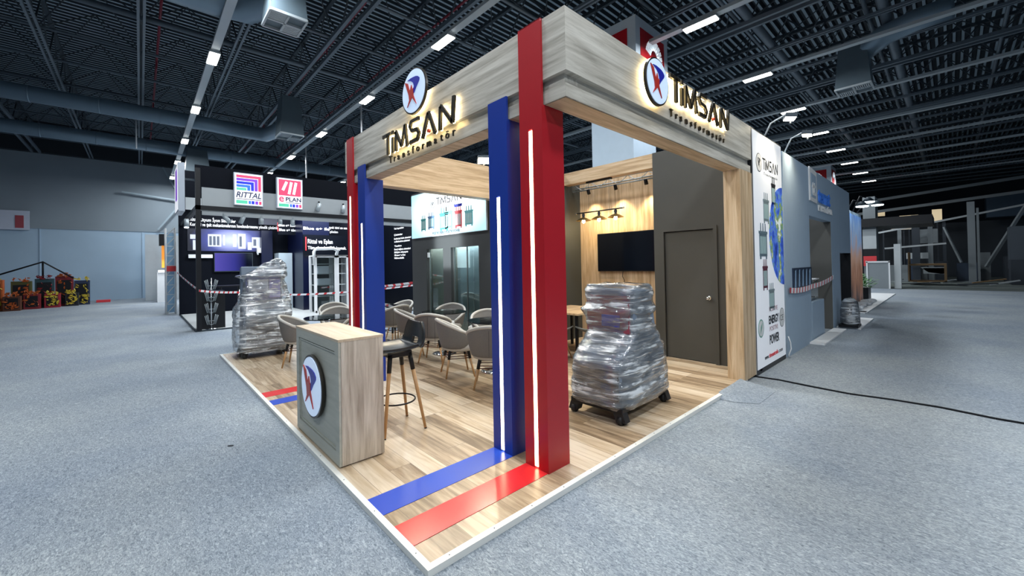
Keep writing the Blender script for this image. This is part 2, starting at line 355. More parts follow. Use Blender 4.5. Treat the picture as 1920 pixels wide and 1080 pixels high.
# light tracks and lamps (grid 4.2 x 4.27)
LX = [.36 + 4.2 * k for k in range(10)]
trk_lab = ['silver light track nearest the left hall wall', 'silver light track running behind the left round sign', 'silver light track just behind the red number sign'] + ['silver light track over the right aisle, number %s from the stand' % s for s in ('one', 'two', 'three', 'four', 'five', 'six', 'seven')]
for k, x in enumerate(LX):
    b = MB()
    for ya, yb in (((-11, 3.0), (4.9, 28.5)) if k in (2, 8) else ((-11, 28.5),)): b.box(x - .09, x + .09, ya, yb, 7.06, 7.14)
    single('light_track', b, TRUNK, trk_lab[k], 'light track', 'light tracks', loc=(x, 8, 7.1))
lamp0 = thing('ceiling_lamp', 'x', 'lamp', (0, 0, 0), 'lit lamps on the light tracks', world=False)
b = MB(); b.box(-.12, .12, -.36, .36, .0, .055); b.build('lamp_housing', TRUNK, lamp0)
b = MB(); b.box(-.105, .105, -.34, .34, -.02, .0); b.build('diffuser', LAMPW, lamp0)
used = [False]
def put_lamp(x, y, lab, p=130):
    o = lamp0 if not used[0] else copy_tree(lamp0)
    used[0] = True; o.location = (x, y, 7.0); o['label'] = lab
    area((x, y, 6.96), .6, p, (.90, .96, 1.0))
tn = ['near left light track', 'light track behind the left round sign', 'track behind the red number sign', 'first right track', 'second right track', 'third right track', 'fourth right track', 'fifth right track', 'sixth right track', 'seventh right track']
on = ['one', 'two', 'three', 'four', 'five', 'six', 'seven']
for k, x in enumerate(LX):
    for j in range(7):
        y = 1.84 + 4.25 * j
        if k == 0 and j == 0: continue
        if k >= 3 and j > 1: continue
        put_lamp(x, y, 'lit white ceiling lamp on the %s, place %s' % (tn[k], on[j]), 130)
for x, y, s in ((.36, 1.84, 'straight above the counter corner'), (.36, -2.41, 'above the near aisle corner'), (-3.84, -2.41, 'above the left aisle'), (-3.84, 1.84, 'above the left aisle further in'), (-3.84, -6.7, 'above the left aisle behind the viewer'), (.36, -6.7, 'above the near aisle behind the viewer'), (4.56, -2.41, 'above the right aisle corner'), (4.56, -6.7, 'above the right aisle behind the viewer')):
    put_lamp(x, y, 'lit white ceiling lamp ' + s, 130)

# ducts
def duct(name_lab, path, r, box=None, vent=None):
    t = thing('air_duct', name_lab, 'duct', path[0])
    b = MB(); b.tube(path, r, 20); b.build('duct_tube', DUCT, t)
    b = MB()
    for p, q in zip(path, path[1:]):
        d = (Vector(q) - Vector(p)); n = int(d.length / 1.6)
        for i in range(1, n):
            b = MB(); c = Vector(p) + d * i / n; dd = d.normalized() * .02; b.tube([c - dd, c + dd], r * 1.03, 20); b.build('duct_joint', DUCT, t)
    if box:
        x, y, z0, z1, h = box
        b = MB(); b.add([(x - h, y - h, z0), (x + h, y - h, z0), (x + h, y + h, z0), (x - h, y + h, z0), (x - h * .75, y - h * .75, z1), (x + h * .75, y - h * .75, z1), (x + h * .75, y + h * .75, z1), (x - h * .75, y + h * .75, z1)], [(3, 2, 1, 0), (4, 5, 6, 7), (0, 1, 5, 4), (1, 2, 6, 5), (2, 3, 7, 6), (3, 0, 4, 7)])
        b.build('plenum_box', M('duct_box', (.10, .14, .17), .5, .2), t)
        b = MB(); g = h * .98
        for s in (-1, 0, 1): b.box(x - g, x + g, y + s * g - .02, y + s * g + .02, z0 - .05, z0); b.box(x + s * g - .02, x + s * g + .02, y - g, y + g, z0 - .05, z0)
        for q in range(9): yy = y - g + g * (q + .5) / 9; b.box(x - g, x, yy - .012, yy + .012, z0 - .04, z0 - .01); b.box(x, x + g, yy + g - .012, yy + g + .012, z0 - .04, z0 - .01)
        b.build('vent_grille', TRUNK, t)
    return t
duct('big silver round duct at the top edge above the near vent box', [(-12, 8.6, 7.55), (.2, 8.5, 7.55), (.75, 8.3, 7.5), (1.1, 7.6, 7.45), (1.13, 6.9, 7.4)], .38, (1.13, 6.72, 6.5, 7.7, .34))
duct('long silver round duct high on the left ending in an elbow', [(-14, 18.0, 7.5), (1.2, 17.4, 7.45), (2.2, 17.0, 7.3), (2.9, 16.3, 7.1), (3.15, 15.3, 7.1), (3.18, 14.4, 7.1)], .27, (3.18, 14.0, 6.5, 7.9, .40))
duct('wide dull duct in the far left roof corner', [(-14, 21.6, 7.3), (9, 21.6, 7.3)], .27, (1.0, 21.4, 6.0, 7.3, .5))
duct('dark bent duct with vent box over the right aisle', [(14.3, -1.9, 7.75), (14.4, -1.3, 7.75), (14.6, -.7, 7.7), (14.8, -.2, 7.45)], .28, (14.8, -.05, 6.5, 7.8, .38))
for x, y, z0, l in ((5.11, 12, 4.4, 'white rod hanging from the roof left of the fascia'), (5.0, 18.0, 4.6, 'white rod hanging from the roof behind the pink sign'), (-1.2, 20, 6.7, 'short pale rod below the left duct')):
    b = MB(); b.tube([(x, y, z0), (x, y, 7.95)], .03, 6); single('hanging_rod', b, WHITE, l, 'rod', loc=(x, y, z0))

# concrete columns with number boxes
def column(x, y, lab, lab2):
    b = MB(); b.box(x + .25, x + 1.45, y + .25, y + 1.45, ZF, 7.5)
    single('hall_column', b, M('pale_blue_column', (.50, .62, .74), .6), lab, 'column', loc=(x + .85, y + .85, ZF))
    t = thing('number_sign', lab2, 'sign', (x + .85, y + .85, 5.0))
    z0, z1 = 5.7, 7.65
    b = MB(); b.box(x, x + 1.7, y, y + 1.7, z0, z1); b.build('sign_box', M('sign_white', (.52, .60, .68), .5), t)
    b = MB(); b.box(x - .012, x, y + .22, y + 1.48, z0 + .2, z1 - .25); b.box(x + .22, x + 1.48, y - .012, y, z0 + .2, z1 - .25); b.build('red_panel', M('sign_red', (.45, .006, .014), .4), t)
    def num(F):
        pts = []
        for i in range(13): a = math.radians(165 - i * 17.5); pts.append((math.cos(a) * .32, 1.45 + math.sin(a) * .36))
        pts += [(.10, .95), (-.12, .62), (-.3, .35), (.42, .35)]
        b.smooth = False; b.stroke(pts, .26, 0, .012, F)
    b = MB(); num(FR(y - .012, x + .9, 5.35)); b.build('numeral', M('numeral_white', (.85, .9, .92), .4, emit=(.8, .9, 1), es=.45), t); b = MB(); num(FL(x - .012, y + .85, 5.35)); b.build('numeral', MATS['numeral_white'], t)
column(8.2, 3.1, 'pale blue square hall column behind the stand', 'red box sign with white numeral 2 on the near hall column')
column(33, 3.1, 'distant square hall column behind the grey partition', 'small distant red number box above the grey partition')

# carpet seam, fold, debris
b = MB(); pts = [(5.32 + .05 * math.sin(i * 1.7), .1 - i * .35, ZF + .006) for i in range(30)]
for p, q in zip(pts, pts[1:]): b.bar(p, q, .022, .02)
single('carpet_seam', b, BLACK, 'dark raised seam running across the right aisle carpet', 'seam')
b = MB(); vs = []; fs = []; n = 30
for i in range(n):
    x = 4.0 + i * .036; wv = .014 * noise.noise(Vector((x * 3, 0, 0))); tp = min(1, (n - 1 - i) / 6, i / 4)
    for j, (dy, z) in enumerate(((-.35, ZF + .003), (-.16, ZF + .03), (-.05 + wv, .012), (.03 + wv * 2, .03 + wv), (.06 + 2 * wv, .008))): vs.append((x, dy * (.4 + .6 * tp), z * tp + (ZF + .004) * (1 - tp) if j != 4 else z * tp + (ZF + .003) * (1 - tp)))
for i in range(n - 1):
    for j in range(4): fs.append((i * 5 + j, (i + 1) * 5 + j, (i + 1) * 5 + j + 1, i * 5 + j + 1))
b.smooth = True; b.add(vs, fs); single('carpet_fold', b, CARPET, 'turned-up carpet edge lapping onto the stand floor by the right pillar', 'carpet')
b = MB(); b.box(15.0, 15.5, -.12, .1, ZF, ZF + .03); single('white_offcut', b, WHITE, 'white board offcut lying on the right aisle carpet', 'offcut')
b = MB(); b.box(.52, .56, -1.04, -1.0, ZF, ZF + .008); single('paper_scrap', b, WHITE, 'tiny white scrap on the carpet at the bottom right', 'scrap')
b = MB(); b.bar((-.52, 2.49, ZF + .006), (-.48, 2.46, ZF + .008), .008, .006); single('carpet_lint', b, INK, 'small dark lint crumb on the carpet left of the counter', 'lint')

# ================================================================== OUR STAND
LY = 6.95; XB = 5.4
t = thing('stand_platform', 'raised oak-plank platform floor of the corner stand with white edging', 'platform', (2, 3, ZF))
b = MB(); b.box(.035, 7.0, .035, LY, ZF, 0); b.build('plank_deck', PLANK, t)
b = MB(); b.box(0, .04, 0, LY, ZF, .004); b.box(.04, 5.0, 0, .04, ZF, .004); b.box(0, 4.4, LY, LY + .03, ZF, .004); b.build('edge_trim', M('white_trim', (.80, .80, .76), .4), t)
b = MB()
for i in range(14): b.lathe([(.004, .004), (.004, .0055)], (.02, .15 + i * .5, 0), 8); b.lathe([(.004, .004), (.004, .0055)], (.15 + i * .33, .02, 0), 8)
b.build('trim_screw', STEELD, t, 0)['kind'] = 'stuff'
for m, y0, y1, l in ((REDF, .21, .43, 'wide red floor stripe at the near columns'), (BLUEF, .575, .80, 'wide blue floor stripe at the near columns'), (BLUEF, 3.28, 3.48, 'blue floor stripe by the counter back'), (REDF, 3.65, 3.87, 'red floor stripe by the counter back')):
    b = MB(); b.box(.04, 1.25, y0, y1, .0, .003); o = b.build('floor_stripe', m, t); o['label'] = l

# fascia frame
ZT, ZB = 3.41, 2.765; XF, YF = 1.215, -.01; YE = 3.97; XE = 5.33; TH = .205
t = thing('fascia_frame', 'pale oak fascia frame carrying both lit signs around the stand corner', 'fascia', (XF, 0, ZB))
def bandL(b, z0, z1, inset): b.box(XF + inset, XF + TH, YF + inset, YE - inset, z0, z1)
b = MB(); bandL(b, 2.95, ZT, 0); b.build('left_upper_board', W_GY, t)
b = MB(); bandL(b, 2.865, 2.95, .045); bandL(b, ZB, 2.865, .012); b.build('left_lower_board', W_GY, t)
b = MB(); b.box(XF + TH, XE, YF, TH, 2.95, ZT); b.box(XF + .002, XF + TH, YF - .001, TH, 2.951, ZT - .001); b.build('right_upper_board', W_GX, t)
b = MB(); b.box(XF + TH, XE, YF + .045, TH, 2.865, 2.95); b.box(XF + TH, XE, YF + .012, TH, ZB, 2.865); b.box(XF + .013, XF + TH, YF + .011, TH, ZB + .001, 2.864); b.build('right_lower_board', W_GX, t)
b = MB(); b.box(XF + .02, XF + TH - .01, .21, YE - .02, ZB - .004, ZB); b.box(XF + .02, XE - .47, .01, TH - .015, ZB - .005, ZB - .001); b.build('soffit', W_WX, t)
b = MB(); b.box(XF + TH, 5.75, 3.77, YE, 2.81, ZT); b.build('rear_beam', W_WX, t)
b = MB(); b.box(5.56, 5.74, 1.45, 3.72, 3.17, ZT); b.build('side_beam', W_WY, t)
# right end pillar
b = MB(); b.box(4.87, XE, YF + .005, .19, 0, ZB); 
t2 = thing('end_pillar', 'pale oak pillar at the right end of the stand', 'pillar', (5.1, .17, 0))
b.build('pillar_body', W_WZ, t2); b = MB(); b.box(XE, XE + .015, YF, .18, 0, ZB); b.build('edge_strip', W_GZ, t2)

# columns with led channels
def led_column(y0, y1, m, mname, ztop, lab, z_led, xlo, wd=.26):
    t = thing(mname + '_column', lab, 'column', (xlo + .13, (y0 + y1) / 2, 0))
    x0, x1 = xlo, xlo + wd; yc = (y0 + y1) / 2; s = .017
    b = MB()
    b.box(x0, x0 + .02, y0, yc - s, 0, ztop); b.box(x0, x0 + .02, yc + s, y1, 0, ztop); b.box(x0, x0 + .02, yc - s, yc + s, z_led, ztop)
    top2 = min(ztop, ZB - .001)
    b.box(x0 + .02, x1, y0, y1, 0, top2)
    b.build('column_body', m, t)
    b = MB(); b.box(x0 - .002, x0 + .019, yc - s * .99, yc + s * .99, .02, z_led - .01); b.build('led_strip', LED, t)
    if ztop > 3:
        b = MB(); b.box(XF - .02, XF + .0, y0, y1, ztop - .001, ztop + .004); b.box(XF - .02, XF + TH, y0, y1, ZT, ZT + .006)
        b.build('top_wrap', m, t)
CX = 1.195
led_column(.20, .43, RED, 'red', ZT, 'tall red column with lit strip at the stand corner, nearest the viewer', 2.60, CX, .255)
led_column(.575, .80, BLUE, 'blue', 2.95, 'wide blue column with lit strip beside the corner red column', 2.14, CX, .27)
led_column(3.28, 3.50, BLUE, 'blue', 2.95, 'far blue column with lit strip behind the counter', 2.17, CX, .27)
led_column(3.66, 3.87, RED, 'red', ZT, 'far red column with lit strip at the left end of the fascia', 2.59, CX, .26)

# logo disc
EMB = [(-.46, .59), (-.2, .61), (.04, .59), (.25, .56), (.42, .5), (.54, .4), (.53, .32), (.46, .24), (.27, .08), (.08, -.12), (.03, 0), (.09, .2), (.02, .35), (-.17, .49)]
ERD = [(-.67, .58), (-.42, .46), (-.27, .10), (-.23, .09), (-.12, .31), (-.02, .05), (.06, .12), (.05, -.02), (.03, -.18), (.27, -.66), (-.08, -.27), (-.5, -.60), (-.31, -.33), (-.35, -.09)]
def circle(r, n=56, cx=0, cy=0): return [(cx + r * math.cos(2 * PI * i / n), cy + r * math.sin(2 * PI * i / n)) for i in range(n)]
def logo(parent, F, r, w, halo=True, mirror=False):
    mx = -1 if False else 1
    b = MB(); b.prism(circle(r), w, w + .025, F); o = b.build('logo_disc', LETTER, parent)
    b = MB(); b.prism(circle(r * .93), w + .025, w + .030, F); b.build('disc_face', LOGOW, o)
    b = MB(); b.prism([(u * r, v * r) for u, v in EMB], w + .030, w + .036, F); b.build('blue_emblem', LOGOB, o)
    b = MB(); b.prism([(u * r, v * r) for u, v in ERD], w + .030, w + .0385, F); b.build('red_emblem', LOGOR, o)
    if halo:
        b = MB(); b.prism(circle(r * .90), w - .012, w - .002, F); b.build('halo_light', HALO, o)
LET = {
    'T': [[(0, .92), (.62, .92)], [(.40, .92), (.40, 0)]],
    'i': [[(.78, .0), (.78, .70)], [(.78, .83), (.78, 1.0)]],
    'M': [[(1.02, 0), (1.04, .86)], [(1.02, .90), (1.42, .12)], [(1.42, .12), (1.70, .95)], [(1.70, .98), (1.82, 0)]],
    'S': [[(2.62, .93), (2.14, .93)], [(2.14, .97), (2.02, .74)], [(2.02, .78), (2.16, .54)], [(2.14, .54), (2.50, .50)], [(2.48, .53), (2.62, .30)], [(2.62, .34), (2.50, .06)], [(2.52, .075), (2.0, .075)]],
    'A': [[(2.82, 0), (3.20, .93)], [(3.20, .95), (3.58, 0)]],
    'N': [[(3.84, 0), (3.90, .90)], [(3.90, .93), (4.50, .10)], [(4.50, .07), (4.60, 1.04)]],
}
def company_sign(t, F, height, width, w, halo=True, dot=True, inkm=LETTER, depth=.025):
    k = width / 4.66
    for ch, st in LET.items():
        b = MB(); h = MB()
        for s in st:
            pts = [(u * k, v * height) for u, v in s]
            b.stroke(pts, .155 * height * (1.0 if ch != 'M' else .95), w, w + depth, F)
            if halo: h.stroke(pts, .12 * height, w - .012, w - .002, F)
        o = b.build('letter', inkm, t); o['label'] = 'letter ' + ch
        if halo: h.build('halo_light', HALO, o)
    if dot:
        b = MB(); b.prism(circle(.055 * height * 1.3, 12, 3.20 * k, .20 * height), w + .0, w + depth + .002, F); b.build('red_dot', LOGOR, t)

def tagline(t, FF, width, size, w0, w1):
    word = 'Transformatör'; wd = {'T': .95, 'm': 1.35, 'f': .6, 't': .62, 'r': .68, 's': .85}; tot = sum(wd.get(c, 1) + .55 for c in word) - .55; u = 0
    for c in word:
        b = MB(); text_polys(c, FF(u / tot * width), size, w0, w1, b); o = b.build('small_letter', LETTER, t); o['label'] = 'small letter ' + c; u += wd.get(c, 1) + .55
t = thing('lit_sign', 'backlit sign on the left fascia, round logo standing above the lettering', 'sign', (XF, 1.95, 2.9))
F = FL(XF, 2.68, 2.905); company_sign(t, F, .255, 1.46, .035)
logo(t, FL(XF, 1.94, 3.455), .245, .035)
tagline(t, lambda u: FL(XF, 2.55 - u, 2.80), 1.31, .115, .03, .045)
t = thing('lit_sign', 'backlit sign on the right fascia, round logo left of the lettering', 'sign', (3.3, YF, 2.9))
F = FR(YF, 2.76, 3.115); company_sign(t, F, .25, 1.58, .035)
logo(t, FR(YF, 2.49, 3.20), .215, .035)
tagline(t, lambda u: FR(YF, 2.84 + u, 2.985), 1.47, .105, .0, .018)

# counter
t = thing('reception_counter', 'pale oak reception counter with a round logo on its front panel', 'counter', (.23, 1.88, 0))
x0, x1, y0, y1, h = .06, .44, 1.33, 2.42, 1.0
b = MB(); b.box(x0 + .018, x1, y0, y1, .012, h - .02); b.build('counter_body', W_GZ, t)
b = MB(); b.box(x0 - .003, x1 + .003, y0 - .003, y1 + .003, h - .02, h); b.build('counter_top', wood('counter_top_oak', 1, [(.3, (.42, .32, .21)), (.5, (.58, .47, .34)), (.7, (.70, .60, .46))]), t)
b = MB(); b.box(x0, x0 + .02, y0, y1, .012, .11); b.box(x0, x0 + .02, y0, y1, .90, h - .02); b.box(x0, x0 + .02, y0, y0 + .08, .11, .90); b.box(x0, x0 + .02, y1 - .08, y1, .11, .90); b.box(x0 + .016, x0 + .021, y0 + .08, y1 - .08, .11, .9)
b.build('front_panel', PANEL_G, t)
b = MB()
for z in (.115, .875): b.bar((x0 + .012, y0 + .09, z + .01), (x0 + .012, y1 - .09, z + .01), .012)
for yy in (y0 + .09, y1 - .09): b.bar((x0 + .012, yy, .12), (x0 + .012, yy, .89), .012)
b.build('panel_moulding', PANEL_G, t)
b = MB(); b.box(x0 + .02, x1 - .02, y0 + .02, y1 - .02, 0, .012); b.build('plinth', BLACK, t)
logo(t, FL(x0 + .02, 1.91, .52), .275, .02, halo=False)

# bar stool
t = thing('bar_stool', 'black leather bar stool with beech legs right behind the counter', 'stool', (.79, 1.76, 0), world=False)
vs = []; fs = []; nu, nv = 22, 15; rows = []
def stool_pt(s, a):
    # s along seat front -> back -> top, a across -1..1 ; the back stands towards +x,-y side
    if s < .58: q = s / .58; x = -.21 + .36 * q; z = .775 - .012 * math.sin(q * PI) - .02 * (1 - q) ** 3; wv = .20 + .015 * math.sin(q * PI)
    else:
        q = (s - .58) / .42; an = min(1, q / .35) * 1.42; x = .15 + .07 * math.sin(an) + .035 * max(0, q - .35); z = .775 + .07 * (1 - math.cos(an)) + max(0, q - .35) / .65 * .17; wv = .215 - .055 * q ** 2
    z += .045 * abs(a) ** 2.5 * (1 if s < .6 else 0.4); xx = x - .03 * a * a * (1 if s > .6 else 0)
    return (xx, a * wv * (1 - .18 * abs(2 * s - 1) ** 8), z)
hole = lambda i, j: 14 <= i <= 15 and 5 <= j <= 8
for lay in (0, 1):
    for i in range(nu):
        for j in range(nv):
            p = Vector(stool_pt(i / (nu - 1), -1 + 2 * j / (nv - 1)))
            if lay:
                s_ = i / (nu - 1); nrm = Vector((0, 0, -1)) if s_ < .55 else (Vector((.7, 0, -.7)) if s_ < .72 else Vector((1, 0, -.1)))
                p = p + nrm * .028
            vs.append(p)
N = nu * nv
for i in range(nu - 1):
    for j in range(nv - 1):
        if hole(i, j): continue
        a_, b_, c_, d_ = i * nv + j, i * nv + j + 1, (i + 1) * nv + j + 1, (i + 1) * nv + j
        fs.append((a_, d_, c_, b_)); fs.append((N + a_, N + b_, N + c_, N + d_))
def wallq(i1, j1, i2, j2): a_, b_ = i1 * nv + j1, i2 * nv + j2; fs.append((a_, b_, N + b_, N + a_))
for i in range(nu - 1): wallq(i, 0, i + 1, 0); wallq(i + 1, nv - 1, i, nv - 1)
for j in range(nv - 1): wallq(0, j + 1, 0, j); wallq(nu - 1, j, nu - 1, j + 1)
for i in (14, 15): wallq(i + 1, 5, i, 5); wallq(i, 9, i + 1, 9)
for j in range(5, 9): wallq(14, j, 14, j + 1); wallq(16, j + 1, 16, j)
b = MB(); b.smooth = True; b.add(vs, fs); o = b.build('seat_shell', LEATHER, t)
m_ = o.modifiers.new('s', 'SUBSURF'); m_.levels = 1; m_.render_levels = 1
b = MB(); b.box(-.12, .12, -.12, .12, .70, .755); b.build('seat_bracket', BLACK, t, .01)
for sx in (-1, 1):
    for sy in (-1, 1):
        top = Vector((sx * .10, sy * .10, .73)); bot = Vector((sx * .21, sy * .20, 0)); mid = top.lerp(bot, .22)
        b = MB(); b.tube([mid, bot + (mid - bot) * .015], [.019, .013], 12); o = b.build('leg', W_LEG, t)
        b = MB(); b.tube([top, mid], [.023, .0215], 12); b.build('leg_sleeve', BLACK, o)
        b = MB(); b.tube([bot + (mid - bot) * .016, bot], .0135, 12); b.build('foot_tip', BLACK, o)
b = MB(); ring = []
for i in range(33):
    a_ = 2 * PI * i / 32; ring.append((.185 * math.cos(a_), .178 * math.sin(a_), .27))
b.tube(ring, .008, 8, False); b.build('footrest_ring', BLACK, t)
t.rotation_euler = (0, 0, math.radians(-4))

# tub chair
def make_tub():
    t = thing('tub_chair', 'x', 'chair', (0, 0, 0), 'grey upholstered tub chairs', world=False)   # faces +x
    n = 40; span = math.radians(148); rows = [0, .12, .3, .5, .7, .86, 1]
    outer = []; inner = []
    def top(a):
        q = abs(a) / span
        return .80 - .14 * (q / .62) ** 1.6 if q < .62 else .66 - .16 * ((q - .62) / .38) ** 1.4
    for lay in (0, 1):
        for i in range(n + 1):
            a_ = -span + 2 * span * i / n; zt = top(a_)
            for q in rows:
                z = .40 + (zt - .40) * q
                flare = .215 + .085 * ((z - .40) / .40) ** .8
                r = flare - (.035 if lay else 0) - (.012 if q == 1 else 0) * (1 if not lay else -1)
                zz = z + (.012 if (q == 1) else 0) * 0
                vx = -math.cos(a_) * r * 1.0 + (.03 if abs(a_) > 1.9 else 0) * 0 - .01; vy = math.sin(a_) * r * 1.12
                (inner if lay else outer).append((vx, vy, zz))
    R_ = len(rows); N = len(outer); fs = []
    for i in range(n):
        for k in range(R_ - 1):
            a0 = i * R_ + k; fs.append((a0, a0 + 1, a0 + 1 + R_, a0 + R_)); fs.append((N + a0, N + a0 + R_, N + a0 + 1 + R_, N + a0 + 1))
        a0 = i * R_ + R_ - 1; fs.append((a0, N + a0, N + a0 + R_, a0 + R_)); a0 = i * R_; fs.append((a0, a0 + R_, N + a0 + R_, N + a0))
    for k in range(R_ - 1):
        fs.append((k, N + k, N + k + 1, k + 1)); a0 = n * R_ + k; fs.append((a0, a0 + 1, N + a0 + 1, N + a0))
    b = MB(); b.smooth = True; b.add(outer + inner, fs); o = b.build('shell', FELT, t); s = o.modifiers.new('s', 'SUBSURF'); s.levels = s.render_levels = 1
    b = MB(); rim = []
    for i in range(n + 1):
        a_ = -span + 2 * span * i / n; zt = top(a_); r = .215 + .085 * ((zt - .40) / .40) ** .8 - .0175
        rim.append((-math.cos(a_) * r - .01, math.sin(a_) * r * 1.12, zt + .001))
    b.tube(rim, .0225, 8); b.build('rim_piping', FELTL, t)
    b = MB(); b.smooth = True
    prof = [(.19, .36), (.225, .375), (.235, .41), (.232, .455), (.20, .475), (.10, .482), (.001, .483)]
    b.lathe(prof, (.03, 0, 0), 32, 1.05, 1.02); b.build('seat_cushion', FELTL, t)
    b = MB()
    b.bar((-.318, 0, .44), (-.352 + .032, 0, .76), .004, .004); 
    b.build('back_seam', INK, t)
    for sx in (-1, 1):
        for sy in (-1, 1):
            tp = Vector((sx * .13, sy * .13, .37)); bt = Vector((sx * .205, sy * .205, 0)); md = tp.lerp(bt, .32)
            b = MB(); b.tube([md, bt], [.017, .011], 10); o = b.build('leg', W_LEG, t)
            b = MB(); b.tube([tp, md], [.021, .0195], 10); b.build('leg_sleeve', BLACK, o)
    b = MB()
    for z, e in ((.29, .148), (.26, .153)):
        for s in (-1, 1): b.tube([(-e, s * e, z), (e, s * e, z)], .006, 6); b.tube([(s * e, -e, z), (s * e, e, z)], .006, 6)
    b.build('stretcher', M('brown_rod', (.10, .03, .02), .4), t)
    return t
tub = make_tub(); tubn = [0]
def chair(x, y, face, lab):
    o = tub if tubn[0] == 0 else copy_tree(tub); tubn[0] += 1
    o.location = (x, y, 0); o.rotation_euler = (0, 0, math.radians(face)); o['label'] = lab
# face angle: direction the sitter looks, degrees from +x
T1 = (2.90, 2.62); T2 = (3.05, 4.12); T4 = (1.30, 4.95); T3 = (2.75, 6.0)
def glass_table(x, y, lab):
    t = thing('glass_table', lab, 'table', (x, y, 0), 'round glass tables')
    b = MB(); b.lathe([(.395, .735), (.40, .738), (.40, .747), (.395, .75)], (x, y, 0), 48); b.build('table_top', GLASS, t)
    b = MB(); b.lathe([(.035, .03), (.035, .70)], (x, y, 0), 20); b.build('pole', CHROME, t)
    b = MB(); b.lathe([(.12, .715), (.13, .725), (.12, .735)], (x, y, 0), 20); b.tube([(x - .12, y, .72), (x + .12, y, .72)], .012); b.build('top_bracket', CHROME, t)
    b = MB(); b.lathe([(.215, 0), (.22, .008), (.18, .022), (.08, .035), (.04, .05)], (x, y, 0), 40); b.build('base', CHROME, t)
glass_table(*T1, 'round glass table with chrome base nearest the wide blue column')
glass_table(*T2, 'round glass table with chrome base in front of the dark glazed wall')
glass_table(*T4, 'round glass table behind the reception counter')
glass_table(*T3, 'round glass table hidden behind the far blue column')
chair(2.38, 2.86, -25, 'grey tub chair with its arm side to the viewer, left of the nearest glass table')
chair(2.36, 2.12, 45, 'grey tub chair partly behind the blue column, its back to the viewer')
chair(3.30, 3.18, -125, 'grey tub chair facing the viewer behind the nearest glass table')
chair(3.55, 2.60, 180, 'grey tub chair behind the wide blue column')
chair(2.60, 3.78, 38, 'grey tub chair with its back turned, between the two glass tables')
chair(2.62, 4.52, -30, 'grey tub chair in side view beyond the bar stool backrest')
chair(3.52, 4.58, -140, 'grey tub chair facing the viewer in front of the two glass doors')
chair(3.64, 3.72, 140, 'grey tub chair in side view right of the glass doors')
chair(3.25, 6.1, 190, 'grey tub chair farthest back beside the far blue column')
chair(2.82, 5.55, 100, 'grey tub chair just right of the far blue column, back to the viewer')
chair(.86, 5.12, -30, 'grey tub chair between the wrapped machine and the counter')
chair(1.72, 5.75, -120, 'grey tub chair facing the viewer behind the counter table')
chair(1.55, 4.35, 115, 'grey tub chair just above the counter top, left of the far red column')
chair(2.05, 6.75, 250, 'grey tub chair behind the far red column, side view')
chair(2.85, 6.65, -90, 'grey tub chair at the back edge of the platform')

